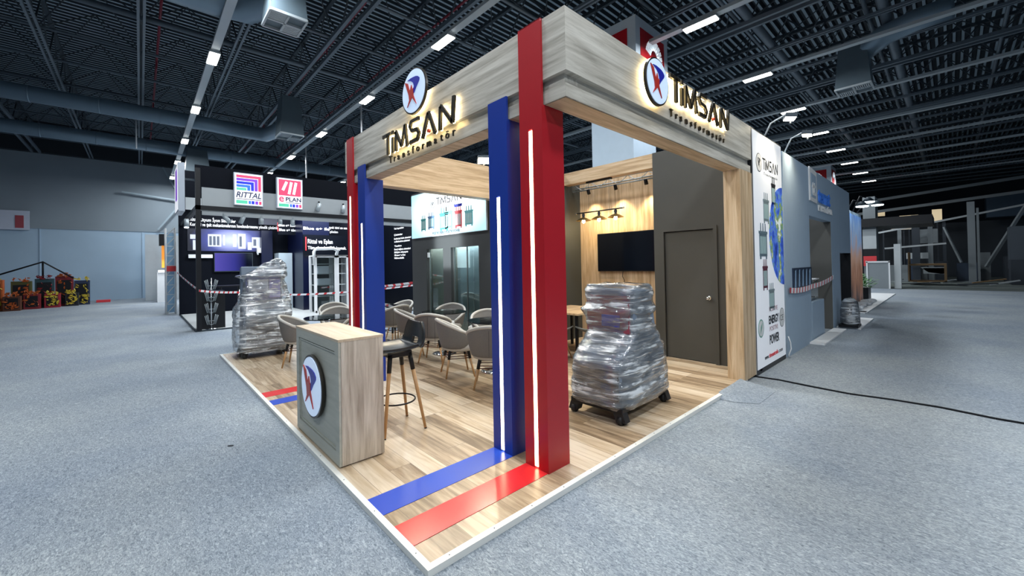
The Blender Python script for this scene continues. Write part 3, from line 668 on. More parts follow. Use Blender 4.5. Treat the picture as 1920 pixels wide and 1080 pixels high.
# wrapped machines
def machine(loc, rot, scale, which):
    lab = ('film-wrapped grey console machine on black castors right of the red column', 'film-wrapped console machine with a paper sheet at the far left of the platform')[which]
    t = thing('wrapped_machine', lab, 'machine', loc, world=False); t.rotation_euler = (0, 0, rot); t.scale = (scale,) * 3
    # local: x across width, front = -y
    Fm = lambda u, v, w: (u, v, w)
    b = MB()
    prof = [(-.50, .16), (.48, .16), (.50, .60), (.30, .82), (.20, 1.27), (-.20, 1.29), (-.22, .80), (-.50, .55)]
    if which: prof = [(-.26, .16), (.34, .16), (.34, .60), (.22, .80), (.16, 1.60), (.02, 1.62), (-.04, .84), (-.26, .70)]
    wd = .27 if not which else .34
    b.prism(prof, -wd, wd, lambda u, v, w: (w, u, v)); b.build('cabinet', [M('machine_grey', (.17, .22, .29), .4)], t, .02)
    b = MB(); 
    if not which:
        b.box(-.24, .24, -.25, -.215, .84, 1.22); b.build('display_panel', M('machine_maroon', (.30, .05, .08), .4), t)
        b = MB(); b.box(-.06, .14, -.262, -.25, .90, 1.02); b.build('blue_screen', M('machine_blue', (.06, .08, .6), .3), t)
        b = MB(); b.box(-.25, .25, -.515, -.50, .22, .50); b.build('front_door', M('machine_black', (.06, .05, .05), .4), t)
    else:
        b.box(-.28, .30, -.12, -.04, 1.0, 1.42); b.build('display_panel', M('machine_navy', (.08, .10, .22), .3), t)
        b = MB(); b.box(-.24, .08, -.135, -.122, 1.16, 1.38); b.build('paper_sheet', M('paper', (.70, .74, .80), .7), t)
        b = MB(); b.box(.10, .28, -.135, -.122, 1.04, 1.38); b.build('violet_screen', M('violet', (.20, .20, .55), .3), t)
        b = MB(); b.box(-.30, .30, -.28, -.262, .22, .55); b.build('front_door', M('machine_black', (.06, .05, .05), .4), t)
        b = MB(); b.box(-.30, .32, -.30, -.25, .62, .80); b.build('keyboard_shelf', M('machine_light', (.35, .40, .42), .4), t)
    b = MB(); fy, by = (-.52, .52) if not which else (-.31, .33); b.box(-wd - .02, wd + .02, fy, by, .11, .165); 
    b.build('dolly_frame', BLACK, t, .01)
    for sx in (-1, 1):
        for sy in (fy + .05, by - .04):
            b = MB(); x = sx * (wd - .03)
            b.add([(x - .05 + sx * .03, sy - .045, 0.03), (x + .05 + sx * .03, sy - .045, 0.03), (x + .05 + sx * .03, sy + .045, .03), (x - .05 + sx * .03, sy + .045, .03), (x - .05, sy - .045, .12), (x + .05, sy - .045, .12), (x + .05, sy + .045, .12), (x - .05, sy + .045, .12)], [(3, 2, 1, 0), (4, 5, 6, 7), (0, 1, 5, 4), (1, 2, 6, 5), (2, 3, 7, 6), (3, 0, 4, 7)])
            o = b.build('caster_bracket', RUBBER, t)
            b = MB(); b.tube([(x - .02 + sx * .02, sy - .02, .045), (x + .02 + sx * .02, sy - .02, .045)], .045, 16); b.build('wheel', RUBBER, o)
    # film shell: rings of a rounded box, wrinkled
    if not which: rings = [(.13, 0, .02, .31, .55), (.17, 0, .02, .325, .58), (.40, 0, .02, .315, .57), (.56, 0, .02, .31, .57), (.64, .0, .03, .30, .52), (.76, 0, .05, .295, .38), (.84, 0, .05, .28, .31), (.97, -.01, .02, .28, .29), (1.06, -.03, .03, .31, .34), (1.13, 0, .02, .28, .29), (1.27, 0, 0, .30, .27), (1.33, 0, -.01, .28, .24), (1.345, 0, 0, .14, .12), (1.346, 0, 0, .02, .02)]
    else: rings = [(.10, -.02, .02, .44, .38), (.2, 0, .02, .46, .40), (.5, 0.0, .03, .45, .38), (.74, .0, .03, .46, .38), (.86, .02, .06, .46, .32), (.98, .05, .06, .42, .26), (1.2, .05, .05, .36, .20), (1.38, .03, .04, .33, .18), (1.44, .0, .04, .42, .23), (1.49, .08, .05, .34, .19), (1.58, .16, .06, .26, .16), (1.66, .22, .07, .18, .13), (1.73, .26, .08, .09, .08), (1.77, .27, .08, .02, .02)]
    nseg = 72; R2 = []; m = 84
    z0, z1 = rings[0][0], rings[-1][0]
    for i in range(m):
        q = i / (m - 1); zz = z0 + (z1 - z0) * (1 - (1 - q) ** 1.25)
        k = 0
        while k < len(rings) - 2 and rings[k + 1][0] < zz: k += 1
        A, B = rings[k], rings[k + 1]; f = min(1, max(0, (zz - A[0]) / (B[0] - A[0]))); f = f * f * (3 - 2 * f)
        R2.append([zz] + [A[c] + (B[c] - A[c]) * f for c in range(1, 5)])
    vs = []; fs = []
    for i, (z, cx, cy, hx, hy) in enumerate(R2):
        for s in range(nseg):
            a_ = 2 * PI * s / nseg; c_, s_ = math.cos(a_), math.sin(a_); e = .38
            x = cx + hx * math.copysign(abs(c_) ** e, c_); y = cy + hy * math.copysign(abs(s_) ** e, s_)
            P = Vector((x * 3, y * 3, z * 6 + x * 6 - y * 5)); d1 = noise.noise(P + Vector((which * 9, 0, 0)))
            P2 = Vector((x * 3 + z * 7, y * 3, z * 2)); d2 = 1 - abs(noise.noise(P2 * 1.7)) * 2
            P3 = Vector((x * 22, y * 22, z * 12)); d3 = noise.noise(P3)
            amp = (.014 if not which else .022) * min(1, hx / .15)
            d = amp * d1 + .016 * d2 * min(1, hx / .15) + .003 * d3 * min(1, hx / .15)
            v = Vector((x, y, z)); rad = Vector((x - cx, y - cy, 0)); rad = rad.normalized() if rad.length > 1e-4 else Vector((0, 0, 1))
            zoff = .03 * noise.noise(Vector((x * 6, y * 6, 3))) * max(0, (i - m * .8) / (m * .2)) + (.02 * noise.noise(Vector((x * 9, y * 9, 0))) if i < 2 else 0)
            vs.append(v + rad * d + Vector((0, 0, zoff)))
    for i in range(m - 1):
        for s in range(nseg): a0 = i * nseg + s; a1 = i * nseg + (s + 1) % nseg; fs.append((a0, a1, a1 + nseg, a0 + nseg))
    b = MB(); b.smooth = True; b.add(vs, fs); b.build('stretch_film', FILM, t)
    # loose film knot
    b = MB(); b.smooth = True; vs = []; fs = []
    kx, ky, kz = ((-.30, .20, 1.10) if not which else (.30, .0, 1.62)); 
    for i in range(12):
        for j in range(12):
            u = i / 11; v = j / 11; wv = .05 * noise.noise(Vector((u * 6, v * 6, 1.3)))
            vs.append((kx + .06 * u + wv * .6, ky + .16 * (v - .5), kz + .12 - .22 * u * (1 - .4 * v) + wv))
    for i in range(11):
        for j in range(11): a0 = i * 12 + j; fs.append((a0, a0 + 1, a0 + 13, a0 + 12))
    b.add(vs, fs); b.build('film_tail', FILM, t)
machine((2.90, .60, 0), math.radians(-88), 1.0, 0)
machine((.62, 6.50, 0), math.radians(-3), 1.0, 1)

# dark glazed room block (box wall facing the aisle), x = 4.25 plane
XW = 4.25
t = thing('glazed_partition', 'charcoal partition with two smoked glass doorways under the lit picture', 'partition', (XW, 5.2, 0))
b = MB()
y_a, y_b = 3.45, 7.16; d1 = (5.80, 6.50); d2 = (4.53, 5.50); zt = 1.98
b.box(XW, XW + .12, y_a, d2[0], 0, ZT); b.box(XW, XW + .12, d2[1], d1[0], 0, ZT); b.box(XW, XW + .12, d1[1], y_b, 0, ZT)
b.box(XW, XW + .12, d2[0], d2[1], zt, ZT); b.box(XW, XW + .12, d1[0], d1[1], zt, ZT)
b.box(XW + .12, 6.6, y_b - .12, y_b, ZF, ZT)
b.build('wall_panel', DGREY, t)
b = MB(); b.box(XW + .08, XW + .09, d2[0], d2[1], .02, zt); b.box(XW + .08, XW + .09, d1[0], d1[1], .02, zt); o = b.build('glass_pane', GLASS_D, t)
b = MB(); b.box(XW + .07, XW + .1, (d2[0] + d2[1]) / 2 - .008, (d2[0] + d2[1]) / 2 + .008, .02, zt)
for y in (d1[0], d1[1] - .03, d2[0], d2[1] - .03): b.box(XW + .06, XW + .11, y, y + .03, 0, zt)
b.build('door_frame', M('grey_frame', (.12, .13, .13), .4), t)
b = MB(); b.box(XW + .02, XW + .06, 6.43, 6.49, 1.78, 1.90); b.build('door_sensor', WHITE, t)
b = MB(); b.box(XW + .26, XW + .30, 5.6, 7.03, 0, 2.6); b.build('inner_screen', M('room_inner', (.30, .29, .25), .8), t); b = MB(); b.box(XW + .26, XW + .30, 3.6, 5.59, 0, 2.6); b.build('inner_screen', M('room_inner_blue', (.34, .40, .43), .8), t)
area((XW + .18, 5.4, 2.2), .08, 60, (.9, .97, 1.0), (0, math.radians(-25), 0), 2.6)  # added fill light without a fixture, brightens the screens behind the glass
b = MB(); b.bar((XW + .24, 4.6, .95), (XW + .24, 5.4, .95), .025); b.bar((XW + .24, 5.0, .2), (XW + .24, 5.0, 1.9), .02); b.build('inner_shelf', TRUNK, t)
b = MB(); b.box(XW, 6.3, y_a - .12, y_a, 0, ZT)
single('side_partition', b, DGREEN, 'dark green-grey partition between the glazed block and the oak wall', 'partition', loc=(5.2, y_a, 0))
# lightbox
t = thing('lightbox_picture', 'lit white-blue picture of transformers with company lettering on the charcoal wall', 'picture', (XW, 5.6, 2.7))
yl, yr, zl, zu = 7.08, 4.22, 2.27, 3.36
def sky_print():
    m = bpy.data.materials.new('lit_print'); m.use_nodes = True; nt = m.node_tree; bb = nt.nodes['Principled BSDF']
    tc = nt.nodes.new('ShaderNodeTexCoord'); g = nt.nodes.new('ShaderNodeTexGradient'); g.gradient_type = 'SPHERICAL'
    mp = nt.nodes.new('ShaderNodeMapping'); mp.inputs['Location'].default_value = (0, 0, -.2); mp.inputs['Scale'].default_value = (.0, .62, 1.25); nt.links.new(tc.outputs['Object'], mp.inputs[0]); nt.links.new(mp.outputs[0], g.inputs[0])
    r = ramp(nt, [(0, (.30, .66, .82)), (.45, (.75, .93, .97)), (.8, (1, 1, 1))]); nt.links.new(g.outputs[0], r.inputs[0])
    nt.links.new(r.outputs[0], bb.inputs['Emission Color']); bb.inputs['Emission Strength'].default_value = 1.9; bb.inputs['Base Color'].default_value = (.1, .1, .1, 1)
    return m
b = MB(); b.box(XW - .05, XW - .012, yr, yl, zl, zu); b.build('box_frame', WHITE, t)
b = MB(); b.box(XW - .056, XW - .05, yr + .01, yl - .01, zl + .01, zu - .01); b.build('lit_face', sky_print(), t)
FB = FL(XW - .056, yl, zl)
TEAL = M('teal_ink', (.06, .30, .30), .5); SLATE = M('slate_ink', (.10, .20, .34), .5); REDINK = M('red_ink', (.70, .04, .05), .5); GREYINK = M('grey_ink', (.20, .26, .28), .5); PALE = M('pale_ink', (.45, .62, .62), .5)
def transformer(F, cx, cz, w, h, m, t, dep=.004, fins=5):
    b = MB(); b.prism([(cx - w / 2, cz), (cx + w / 2, cz), (cx + w / 2, cz + h * .72), (cx - w / 2, cz + h * .72)], 0, dep, F)
    b.prism([(cx - w * .56, cz + h * .68), (cx + w * .56, cz + h * .68), (cx + w * .56, cz + h * .76), (cx - w * .56, cz + h * .76)], 0, dep * 1.5, F)
    for k in (-.3, 0, .3): b.prism([(cx + k * w - w * .06, cz + h * .72), (cx + k * w + w * .06, cz + h * .72), (cx + k * w + w * .04, cz + h), (cx + k * w - w * .04, cz + h)], 0, dep, F)
    for k in (-.38, .38): b.prism([(cx + k * w - w * .08, cz - h * .08), (cx + k * w + w * .08, cz - h * .08), (cx + k * w + w * .08, cz), (cx + k * w - w * .08, cz)], 0, dep, F)
    b.mat(1)
    for k in range(fins):
        u = cx - w * .42 + k * w * .84 / fins; b.prism([(u, cz + h * .08), (u + w * .5 / fins, cz + h * .08), (u + w * .5 / fins, cz + h * .6), (u, cz + h * .6)], dep, dep * 1.6, F)
    return b.build('printed_transformer', [m, PALE], t)
transformer(FB, .56, .18, .20, .36, TEAL, t); transformer(FB, .90, .20, .26, .38, SLATE, t); transformer(FB, 1.42, .13, .32, .50, TEAL, t, fins=7); transformer(FB, 1.60, .15, .28, .50, M('mint_ink', (.22, .52, .46), .5), t)
transformer(FB, 1.96, .15, .24, .46, REDINK, t); transformer(FB, 2.32, .16, .26, .40, M('aqua_ink', (.16, .45, .48), .5), t)
b = MB(); b.prism([(1.83, .58), (2.09, .58), (2.11, .64), (1.81, .64)], .007, .009, FB); b.build('printed_lid', LOGOB, t)
Fx = FL(XW - .056, yl - 1.12, zl + .72)
k = .98 / 4.66; b = MB()
for ch, st in LET.items():
    for s in st: b.stroke([(u * k, v * .17) for u, v in s], .022, 0, .004, Fx)
text_polys('Transformatör', FL(XW - .056, yl - 1.15, zl + .64), .06, 0, .003, b, 1.4, .9)
b.prism(circle(.095, 24), 0, .003, FL(XW - .056, yl - .98, zl + .76)); b.build('printed_lettering', INK, t)
b = MB(); b.prism(circle(.085, 24), .003, .005, FL(XW - .056, yl - .98, zl + .76)); b.build('printed_disc', WINK, t)
b = MB(); b.prism([(u * .08, v * .08) for u, v in EMB], .005, .007, FL(XW - .056, yl - .98, zl + .76)); b.prism([(u * .08, v * .08) for u, v in ERD], .005, .0075, FL(XW - .056, yl - .98, zl + .76)); b.build('printed_emblem', INK, t)
b = MB(); text_polys('POSITIVE ENERGY POSITIVE POWER', FL(XW - .056, yl - .95, zl + .04), .085, 0, .003, b, 1.0, 1.05, .002); b.build('printed_slogan', M('slogan_ink', (.05, .10, .14), .5), t)
area((XW - .09, (yl + yr) / 2, 2.82), 2.6, 22, (.85, .96, 1.0), (0, -PI / 2, 0), 1.0)

# oak tv wall at x = 6.1 and door wall at x = 5.54
XT = 6.1
b = MB(); b.box(XT, XT + .1, 1.3, 3.35, 0, 3.35); single('oak_wall_panel', b, W_WZ, 'warm upright-grain oak wall carrying the black television', 'wall panel', loc=(XT, 2.3, 0))
t = thing('television', 'large black flat television on the oak wall', 'television', (XT - .03, 2.2, 1.75))
b = MB(); b.box(XT - .07, XT - .02, 1.53, 2.88, 1.40, 2.16); b.build('tv_case', BLACK, t, .004)
b = MB(); b.box(XT - .073, XT - .0695, 1.545, 2.865, 1.42, 2.148); b.build('tv_screen', SCREEN, t)
b = MB(); b.box(XT - .021, XT, 2.0, 2.4, 1.6, 1.95); b.build('wall_mount', STEELD, t)
b = MB(); b.tube([(XT - .03, 2.35, 1.41), (XT - .04, 2.36, 1.30), (XT - .02, 2.33, 1.22), (XT - .03, 2.35, 1.12)], .006, 6); b.build('power_cable', RUBBER, t)
XD = 5.54
t = thing('door_partition', 'taupe partition wall with a plain storage door and chrome knob', 'partition', (XD, .95, 0))
yo0, yo1, zd = .555, 1.30, 2.06
b = MB(); b.box(XD, XD + .1, .0, yo0, 0, ZT); b.box(XD, XD + .1, yo1, 1.47, 0, ZT); b.box(XD, XD + .1, yo0, yo1, zd, ZT); b.box(XD + .1, XT, 1.37, 1.47, 0, ZT); b.build('wall_panel', TAUPE, t)
b = MB(); b.box(XD - .02, XD, yo0 - .05, yo0, 0, zd); b.box(XD - .02, XD, yo1, yo1 + .05, 0, zd); b.box(XD - .02, XD, yo0 - .05, yo1 + .05, zd, zd + .05); b.build('door_frame', TAUPE, t)
b = MB(); b.box(XD + .015, XD + .055, yo0 + .012, yo1 - .008, .01, zd - .012); o = b.build('door', TAUPE, t)
b = MB(); b.box(XD + .06, XD + .1, yo0, yo1, 0, zd); b.build('door_backing', BLACK, t)
b = MB()
for p, q, r in (((XD + .015, .64, 1.0), (XD + .008, .64, 1.0), .032), ((XD + .008, .64, 1.0), (XD - .03, .64, 1.0), .012)): b.tube([p, q], r, 16)
b.tube([(XD - .025, .64, 1.0), (XD - .032, .64, 1.0), (XD - .05, .64, 1.0), (XD - .065, .64, 1.0)], [.016, .026, .028, .018], 16); b.build('door_knob', CHROME, o)
# truss light rail under side beam
t = thing('lighting_truss', 'slim silver truss with small lamps under the oak side beam', 'truss', (5.85, 2.5, 3.1))
b = MB()
for z, x in ((3.06, 5.86), (3.20, 5.86), (3.13, 5.97)): b.tube([(x, 1.48, z), (x, 3.4, z)], .014, 6)
y = 1.5; u = 0
while y < 3.3: b.tube([(5.86, y, 3.06 + .14 * (u % 2)), (5.86, y + .2, 3.2 - .14 * (u % 2))], .008, 5); y += .2; u += 1
b.build('truss_frame', TRUNK, t)
for y in (1.75, 2.35, 2.95):
    b = MB(); b.tube([(5.84, y, 3.06), (5.88, y, 2.97)], [.03, .035], 12); o = b.build('spot_head', BLACK, t)
    spot((5.88, y, 2.95), (6.12, y, 1.9), 42, (1.0, .80, .50), 85, .7, .03)
# pendant
t = thing('pendant_lamp', 'black bar pendant with three brass shades hanging before the television wall', 'lamp', (5.64, 2.58, 2.56))
px = 5.64
b = MB(); b.tube([(px, 2.07, 2.57), (px, 3.10, 2.57)], .012, 8); b.build('bar', BLACK, t)
b = MB(); b.box(px - .03, px + .03, 2.30, 2.84, 3.14, 3.169); b.build('ceiling_plate', BLACK, t)
for y in (2.80, 2.36): b = MB(); b.tube([(px, y, 2.57), (px, y, 3.15)], .003, 5); b.build('suspension_wire', BLACK, t)
b = MB(); 
for y in (2.07, 3.10): b.lathe([(.001, -.02), (.018, -.012), (.022, 0), (.018, .012), (.001, .02)], (px, y, 2.57), 12)
b.build('end_cap', CHROME, t)
for y in (2.23, 2.58, 2.93):
    b = MB(); b.lathe([(.018, .0), (.03, -.03), (.022, -.075), (.03, -.08), (.03, -.095)], (px, y, 2.56), 16); o = b.build('lamp_socket', BLACK, t)
    b = MB(); b.smooth = True; b.lathe([(.03, -.085), (.075, -.10), (.145, -.145), (.148, -.148), (.075, -.106), (.03, -.092)], (px, y, 2.56), 28); b.build('shade', BRASS, t)
    b = MB(); b.lathe([(.012, -.10), (.032, -.15), (.03, -.18), (.001, -.20)], (px, y, 2.56), 16); b.build('bulb', BULB, t)
    l = bpy.data.lights.new('bulb_light', 'POINT'); l.energy = 7; l.color = (1, .78, .45); l.shadow_soft_size = .03; lo = bpy.data.objects.new('bulb_light', l); COL.objects.link(lo); lo.location = (px, y, 2.32)
# meeting table and chairs in the alcove
t = thing('meeting_table', 'light oak meeting table before the television wall', 'table', (4.85, 2.65, 0))
b = MB(); b.box(4.3, 5.4, 2.15, 3.1, .72, .75); b.build('table_top', W_WX, t)
for x in (4.36, 5.32):
    for y in (2.21, 3.02): b = MB(); b.box(x, x + .04, y, y + .04, 0, .72); b.build('leg', BLACK, t)
tub2 = None
def shell_chair(x, y, face, lab):
    t = thing('shell_chair', lab, 'chair', (x, y, 0), 'grey shell chairs at the meeting table', world=False)
    b = MB(); b.smooth = True; vs = []; fs = []; nu_, nv_ = 12, 11
    for i in range(nu_):
        for j in range(nv_):
            s = i / (nu_ - 1); a_ = -1 + 2 * j / (nv_ - 1)
            if s < .5: X = .22 - .38 * s / .5; Z = .45 - .02 * math.sin(s * 2 * PI)
            else: X = -.16 - .09 * (s - .5) / .5; Z = .45 + .40 * ((s - .5) / .5) ** 1.1
            vs.append((X + .07 * a_ * a_ * (1 if s > .5 else 0), a_ * (.235 - .04 * s * s), Z + .09 * a_ * a_ * (1 if s < .75 else .3)))
    for i in range(nu_ - 1):
        for j in range(nv_ - 1): a0 = i * nv_ + j; fs.append((a0, a0 + 1, a0 + nv_ + 1, a0 + nv_))
    b.add(vs, fs); o = b.build('seat_shell', M('shell_grey', (.16, .17, .17), .6), t); so = o.modifiers.new('s', 'SOLIDIFY'); so.thickness = .02
    for sx in (-1, 1):
        for sy in (-1, 1): b = MB(); b.tube([(sx * .10, sy * .10, .42), (sx * .21, sy * .21, 0)], [.015, .010], 8); b.build('leg', W_LEG, t)
    t.rotation_euler = (0, 0, math.radians(face))
shell_chair(4.12, 2.50, 10, 'grey shell chair with beech legs beside the red column edge')
shell_chair(4.55, 1.98, 80, 'grey shell chair half hidden behind the wrapped machine')
# flood lamps
def flood(loc, target, power, lab, head=.12):
    t = thing('flood_lamp', lab, 'lamp', loc)
    L0 = Vector(loc); d = (Vector(target) - L0).normalized(); a_ = d.cross(Vector((0, 0, 1))).normalized(); u_ = a_.cross(d)
    Fh = lambda u, v, w: tuple(L0 + a_ * u + u_ * v + d * w)
    b = MB(); b.prism([(-head, -head * .7), (head, -head * .7), (head, head * .7), (-head, head * .7)], -.06, .0, Fh); b.build('lamp_head', STEELD, t)
    b = MB(); b.prism([(-head * .9, -head * .62), (head * .9, -head * .62), (head * .9, head * .62), (-head * .9, head * .62)], .0, .006, Fh); b.build('lamp_face', FLOOD, t)
    b = MB(); b.tube([L0 - d * .05, L0 - d * .05 - Vector((0, 0, .12))], .012, 6); b.build('lamp_arm', TRUNK, t)
    spot(tuple(L0 + d * .02), target, power, (1.0, .86, .62), 130, .8, .08)
flood((3.85, 3.86, 3.53), (2.6, 2.0, 0), 620, 'lit flood lamp clamped on the rear beam above the charcoal wall')
flood((5.60, .42, 3.52), (3.6, 2.6, 0), 380, 'lit flood lamp above the door partition')
flood((2.3, 3.86, 3.53), (2.2, 1.3, 0), 380, 'lit flood lamp on the rear beam behind the left fascia')
flood((6.15, -.28, 3.62), (6.0, .1, 1.5), 75, 'lit flood lamp on an arm above the white poster', .10)
flood((7.35, -.26, 3.62), (7.3, .1, 1.6), 60, 'lit flood lamp on an arm above the grey partition', .10)
for x, l in ((6.15, 'bent silver arm holding the lamp above the poster'), (7.35, 'bent silver arm holding the lamp above the grey partition')):
    b = MB(); b.tube([(x, .05, 3.40), (x, -.05, 3.62), (x, -.2, 3.68), (x, -.26, 3.70)], .012, 6); single('lamp_bracket', b, TRUNK, l, 'bracket', loc=(x, 0, 3.4))

# poster wall: x 5.42..6.9 at y = 0
t = thing('poster_panel', 'tall lit white poster with globe, transformers and slogan', 'poster', (6.15, 0, ZF))
PX0, PX1 = 5.36, 6.90
b = MB(); b.box(PX0, PX1, .0, .16, ZF, 3.42); b.build('panel_frame', BLACK, t)
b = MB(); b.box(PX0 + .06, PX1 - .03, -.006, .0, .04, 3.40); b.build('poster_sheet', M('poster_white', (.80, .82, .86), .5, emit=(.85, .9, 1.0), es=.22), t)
FP = FR(-.006, PX0, 0)
k = .80 / 4.66; b = MB(); Fq = FR(-.006, PX0 + .50, 2.90)
for ch, st in LET.items():
    for s in st: b.stroke([(u * k, v * .17) for u, v in s], .022, 0, .003, Fq)
text_polys('Transformatör', FR(-.006, PX0 + .55, 2.82), .06, 0, .002, b, 1.5, .72)
b.prism(circle(.135, 32, .33, 2.97), 0, .002, FP); b.build('printed_lettering', INK, t)
b = MB(); b.prism(circle(.125, 32, .33, 2.97), .002, .003, FP); b.build('printed_disc', WINK, t)
b = MB(); b.prism([(.33 + u * .11, 2.97 + v * .11) for u, v in EMB], .003, .004, FP); b.prism([(.33 + u * .11, 2.97 + v * .11) for u, v in ERD], .003, .0045, FP); b.build('printed_emblem', INK, t)
def earth():
    m = bpy.data.materials.new('earth_print'); m.use_nodes = True; nt = m.node_tree; bb = nt.nodes['Principled BSDF']; L = nt.links.new
    tc = nt.nodes.new('ShaderNodeTexCoord'); n = nt.nodes.new('ShaderNodeTexNoise'); n.inputs['Scale'].default_value = 2.6; n.inputs['Detail'].default_value = 8; n.inputs['Roughness'].default_value = .62; L(tc.outputs['Object'], n.inputs[0])
    r = ramp(nt, [(.34, (.01, .03, .22)), (.44, (.03, .09, .50)), (.50, (.10, .22, .65)), (.53, (.12, .25, .06)), (.57, (.35, .40, .22)), (.61, (.75, .82, .88))]); L(n.outputs['Fac'], r.inputs[0]); L(r.outputs[0], bb.inputs['Base Color']); L(r.outputs[0], bb.inputs['Emission Color']); bb.inputs['Emission Strength'].default_value = .3
    return m
gl = [(1.51, 1.95 + .78 * math.sin(PI / 2))]
pts = [(1.51, 2.73)] + [(1.51 - .78 * math.cos(a_) * .98, 1.95 + .78 * math.sin(a_)) for a_ in [math.radians(85 - 10 * i) for i in range(18)]] + [(1.51, 1.17)]
b = MB(); b.prism(pts, 0, .003, FP); b.build('printed_globe', earth(), t)
for cx, cz, w, h, m in ((1.02, 2.42, .20, .42, INK), (.62, 2.14, .26, .42, GREYINK), (.44, 1.62, .36, .48, M('steel_ink', (.12, .18, .22), .5)), (.50, 1.16, .22, .42, M('maroon_ink', (.12, .03, .05), .5)), (.80, .96 - .12, .26, .38, GREYINK)): transformer(FP, cx, cz, w, h, m, t, .003)
b = MB()
text_polys('ENERGY', FR(-.006, PX0 + .62, .62), .17, 0, .003, b, .95, .52, .004); text_polys('POWER', FR(-.006, PX0 + .64, .32), .19, 0, .003, b, .95, .50, .004)
text_polys('C', FR(-.006, PX0 + 1.22, .61), .13, 0, .003, b); text_polys('E', FR(-.006, PX0 + 1.33, .61), .13, 0, .003, b); text_polys('www.', FR(-.006, PX0 + .38, .13), .09, 0, .003, b, 1, .2); text_polys('.com', FR(-.006, PX0 + 1.08, .13), .09, 0, .003, b, 1, .24); b.build('printed_slogan', INK, t)
b = MB(); text_polys('POSITIVE', FR(-.006, PX0 + .65, .80), .10, 0, .003, b, 1, .44); text_polys('POSITIVE', FR(-.006, PX0 + .65, .51), .10, 0, .003, b, 1, .44); b.build('printed_small_slogan', M('rose_grey_ink', (.42, .30, .32), .5), t)
b = MB(); text_polys('timsantrafo', FR(-.006, PX0 + .59, .13), .09, 0, .003, b, 1, .48, .002); b.build('printed_web_address', REDINK, t)
b = MB(); rr = circle(.13, 28, .24, .60); b.prism(rr, 0, .002, FP); b.mat(1).prism(circle(.11, 28, .24, .60), .002, .003, FP); b.mat(0).prism([(.2, .52), (.28, .60), (.30, .68), (.22, .62)], .003, .004, FP); b.build('green_seal', [M('seal_green', (.22, .42, .34), .5), WINK], t)
b = MB(); b.prism(circle(.15, 28, 1.33, .655), 0, .001, FP); b.mat(1).prism(circle(.14, 28, 1.33, .655), .001, .002, FP); b.build('mark_ring', [INK, WINK], t)
b = MB(); b.tube([(6.93, -.03, .32), (6.97, -.05, .22), (6.95, -.06, .12), (6.93, -.03, .02), (6.95, -.04, ZF + .01)], .008, 6); single('white_cable', b, WHITE, 'white cable dangling at the foot of the poster edge', 'cable')

# grey neighbour partition
t = thing('grey_partition', 'tall blue-grey partition with a dark doorway beside the poster', 'partition', (10, .05, ZF))
b = MB(); G0, G1 = 6.99, 13.7
b.box(G0, 8.82, .0, .14, ZF, 3.36); b.box(8.82, 11.0, .0, .14, 2.42, 3.36); b.box(11.0, G1, 0, .14, 1.72, 3.36); b.box(11.02, 12.1, 0, .14, ZF, 1.72)
b.build('wall_panel', WALLG, t)
b = MB(); b.box(8.74, 8.82, .14, 2.6, ZF, 3.3); b.box(11.0, 11.06, .14, 2.6, ZF, 3.3); b.box(10.985, 11.0, .004, 2.6, ZF, 2.42); b.box(8.9, 16.5, 2.6, 2.7, ZF, 3.3); b.box(12.1, G1, .5, .6, ZF, 1.72); b.build('doorway_lining', M('doorway_grey', (.085, .085, .08), .7), t)
b = MB(); b.box(12.05, 12.1, -.001, .5, ZF, 1.72); b.box(13.6, G1, 0, .5, ZF, 1.72); b.build('black_niche', BLACK, t)
Fg = FR(-.0, 8.85, 2.72)
b = MB(); b.prism([(0, 0), (.62, -.02), (.62, .62), (0, .66)], 0, .02, Fg); b.build('white_emblem', WINK, t)
b = MB(); b.prism([(.08, .08), (.5, .07), (.54, .52), (.08, .55)], .02, .025, Fg); b.build('emblem_inset', WALLG, t)
b = MB(); text_polys('tt', FR(-.0, 8.98, 2.84), .42, .025, .035, b, .9, .3, .01); b.build('emblem_letters', WINK, t)
b = MB(); text_polys('temat', FR(-.0, 9.65, 2.76), .44, 0, .02, b, .9, 1.25, .008); b.build('blue_lettering', M('blue_letter', (.06, .24, .85), .5), t)
b = MB(); text_polys('METAL SAN. ve TİC. LTD.', FR(-.0, 9.65, 2.58), .16, 0, .02, b, 1, 1.45, .004); b.build('white_lettering', WINK, t)
t = thing('brochure_picture', 'dark framed picture strip with blue figures on the grey partition', 'picture', (8.1, -.01, 1.25))
b = MB(); b.box(7.42, 8.80, -.02, 0, 1.05, 1.42); b.build('picture_board', M('picture_navy', (.02, .035, .07), .3), t)
b = MB()
for i in range(5): u = .08 + i * .27; b.prism([(u, .06), (u + .08, .05), (u + .10, .36), (u + .05, .34)], 0, .003, FR(-.02, 7.42, 1.03)); 
b.build('picture_highlight', M('picture_blue', (.25, .40, .60), .4), t)
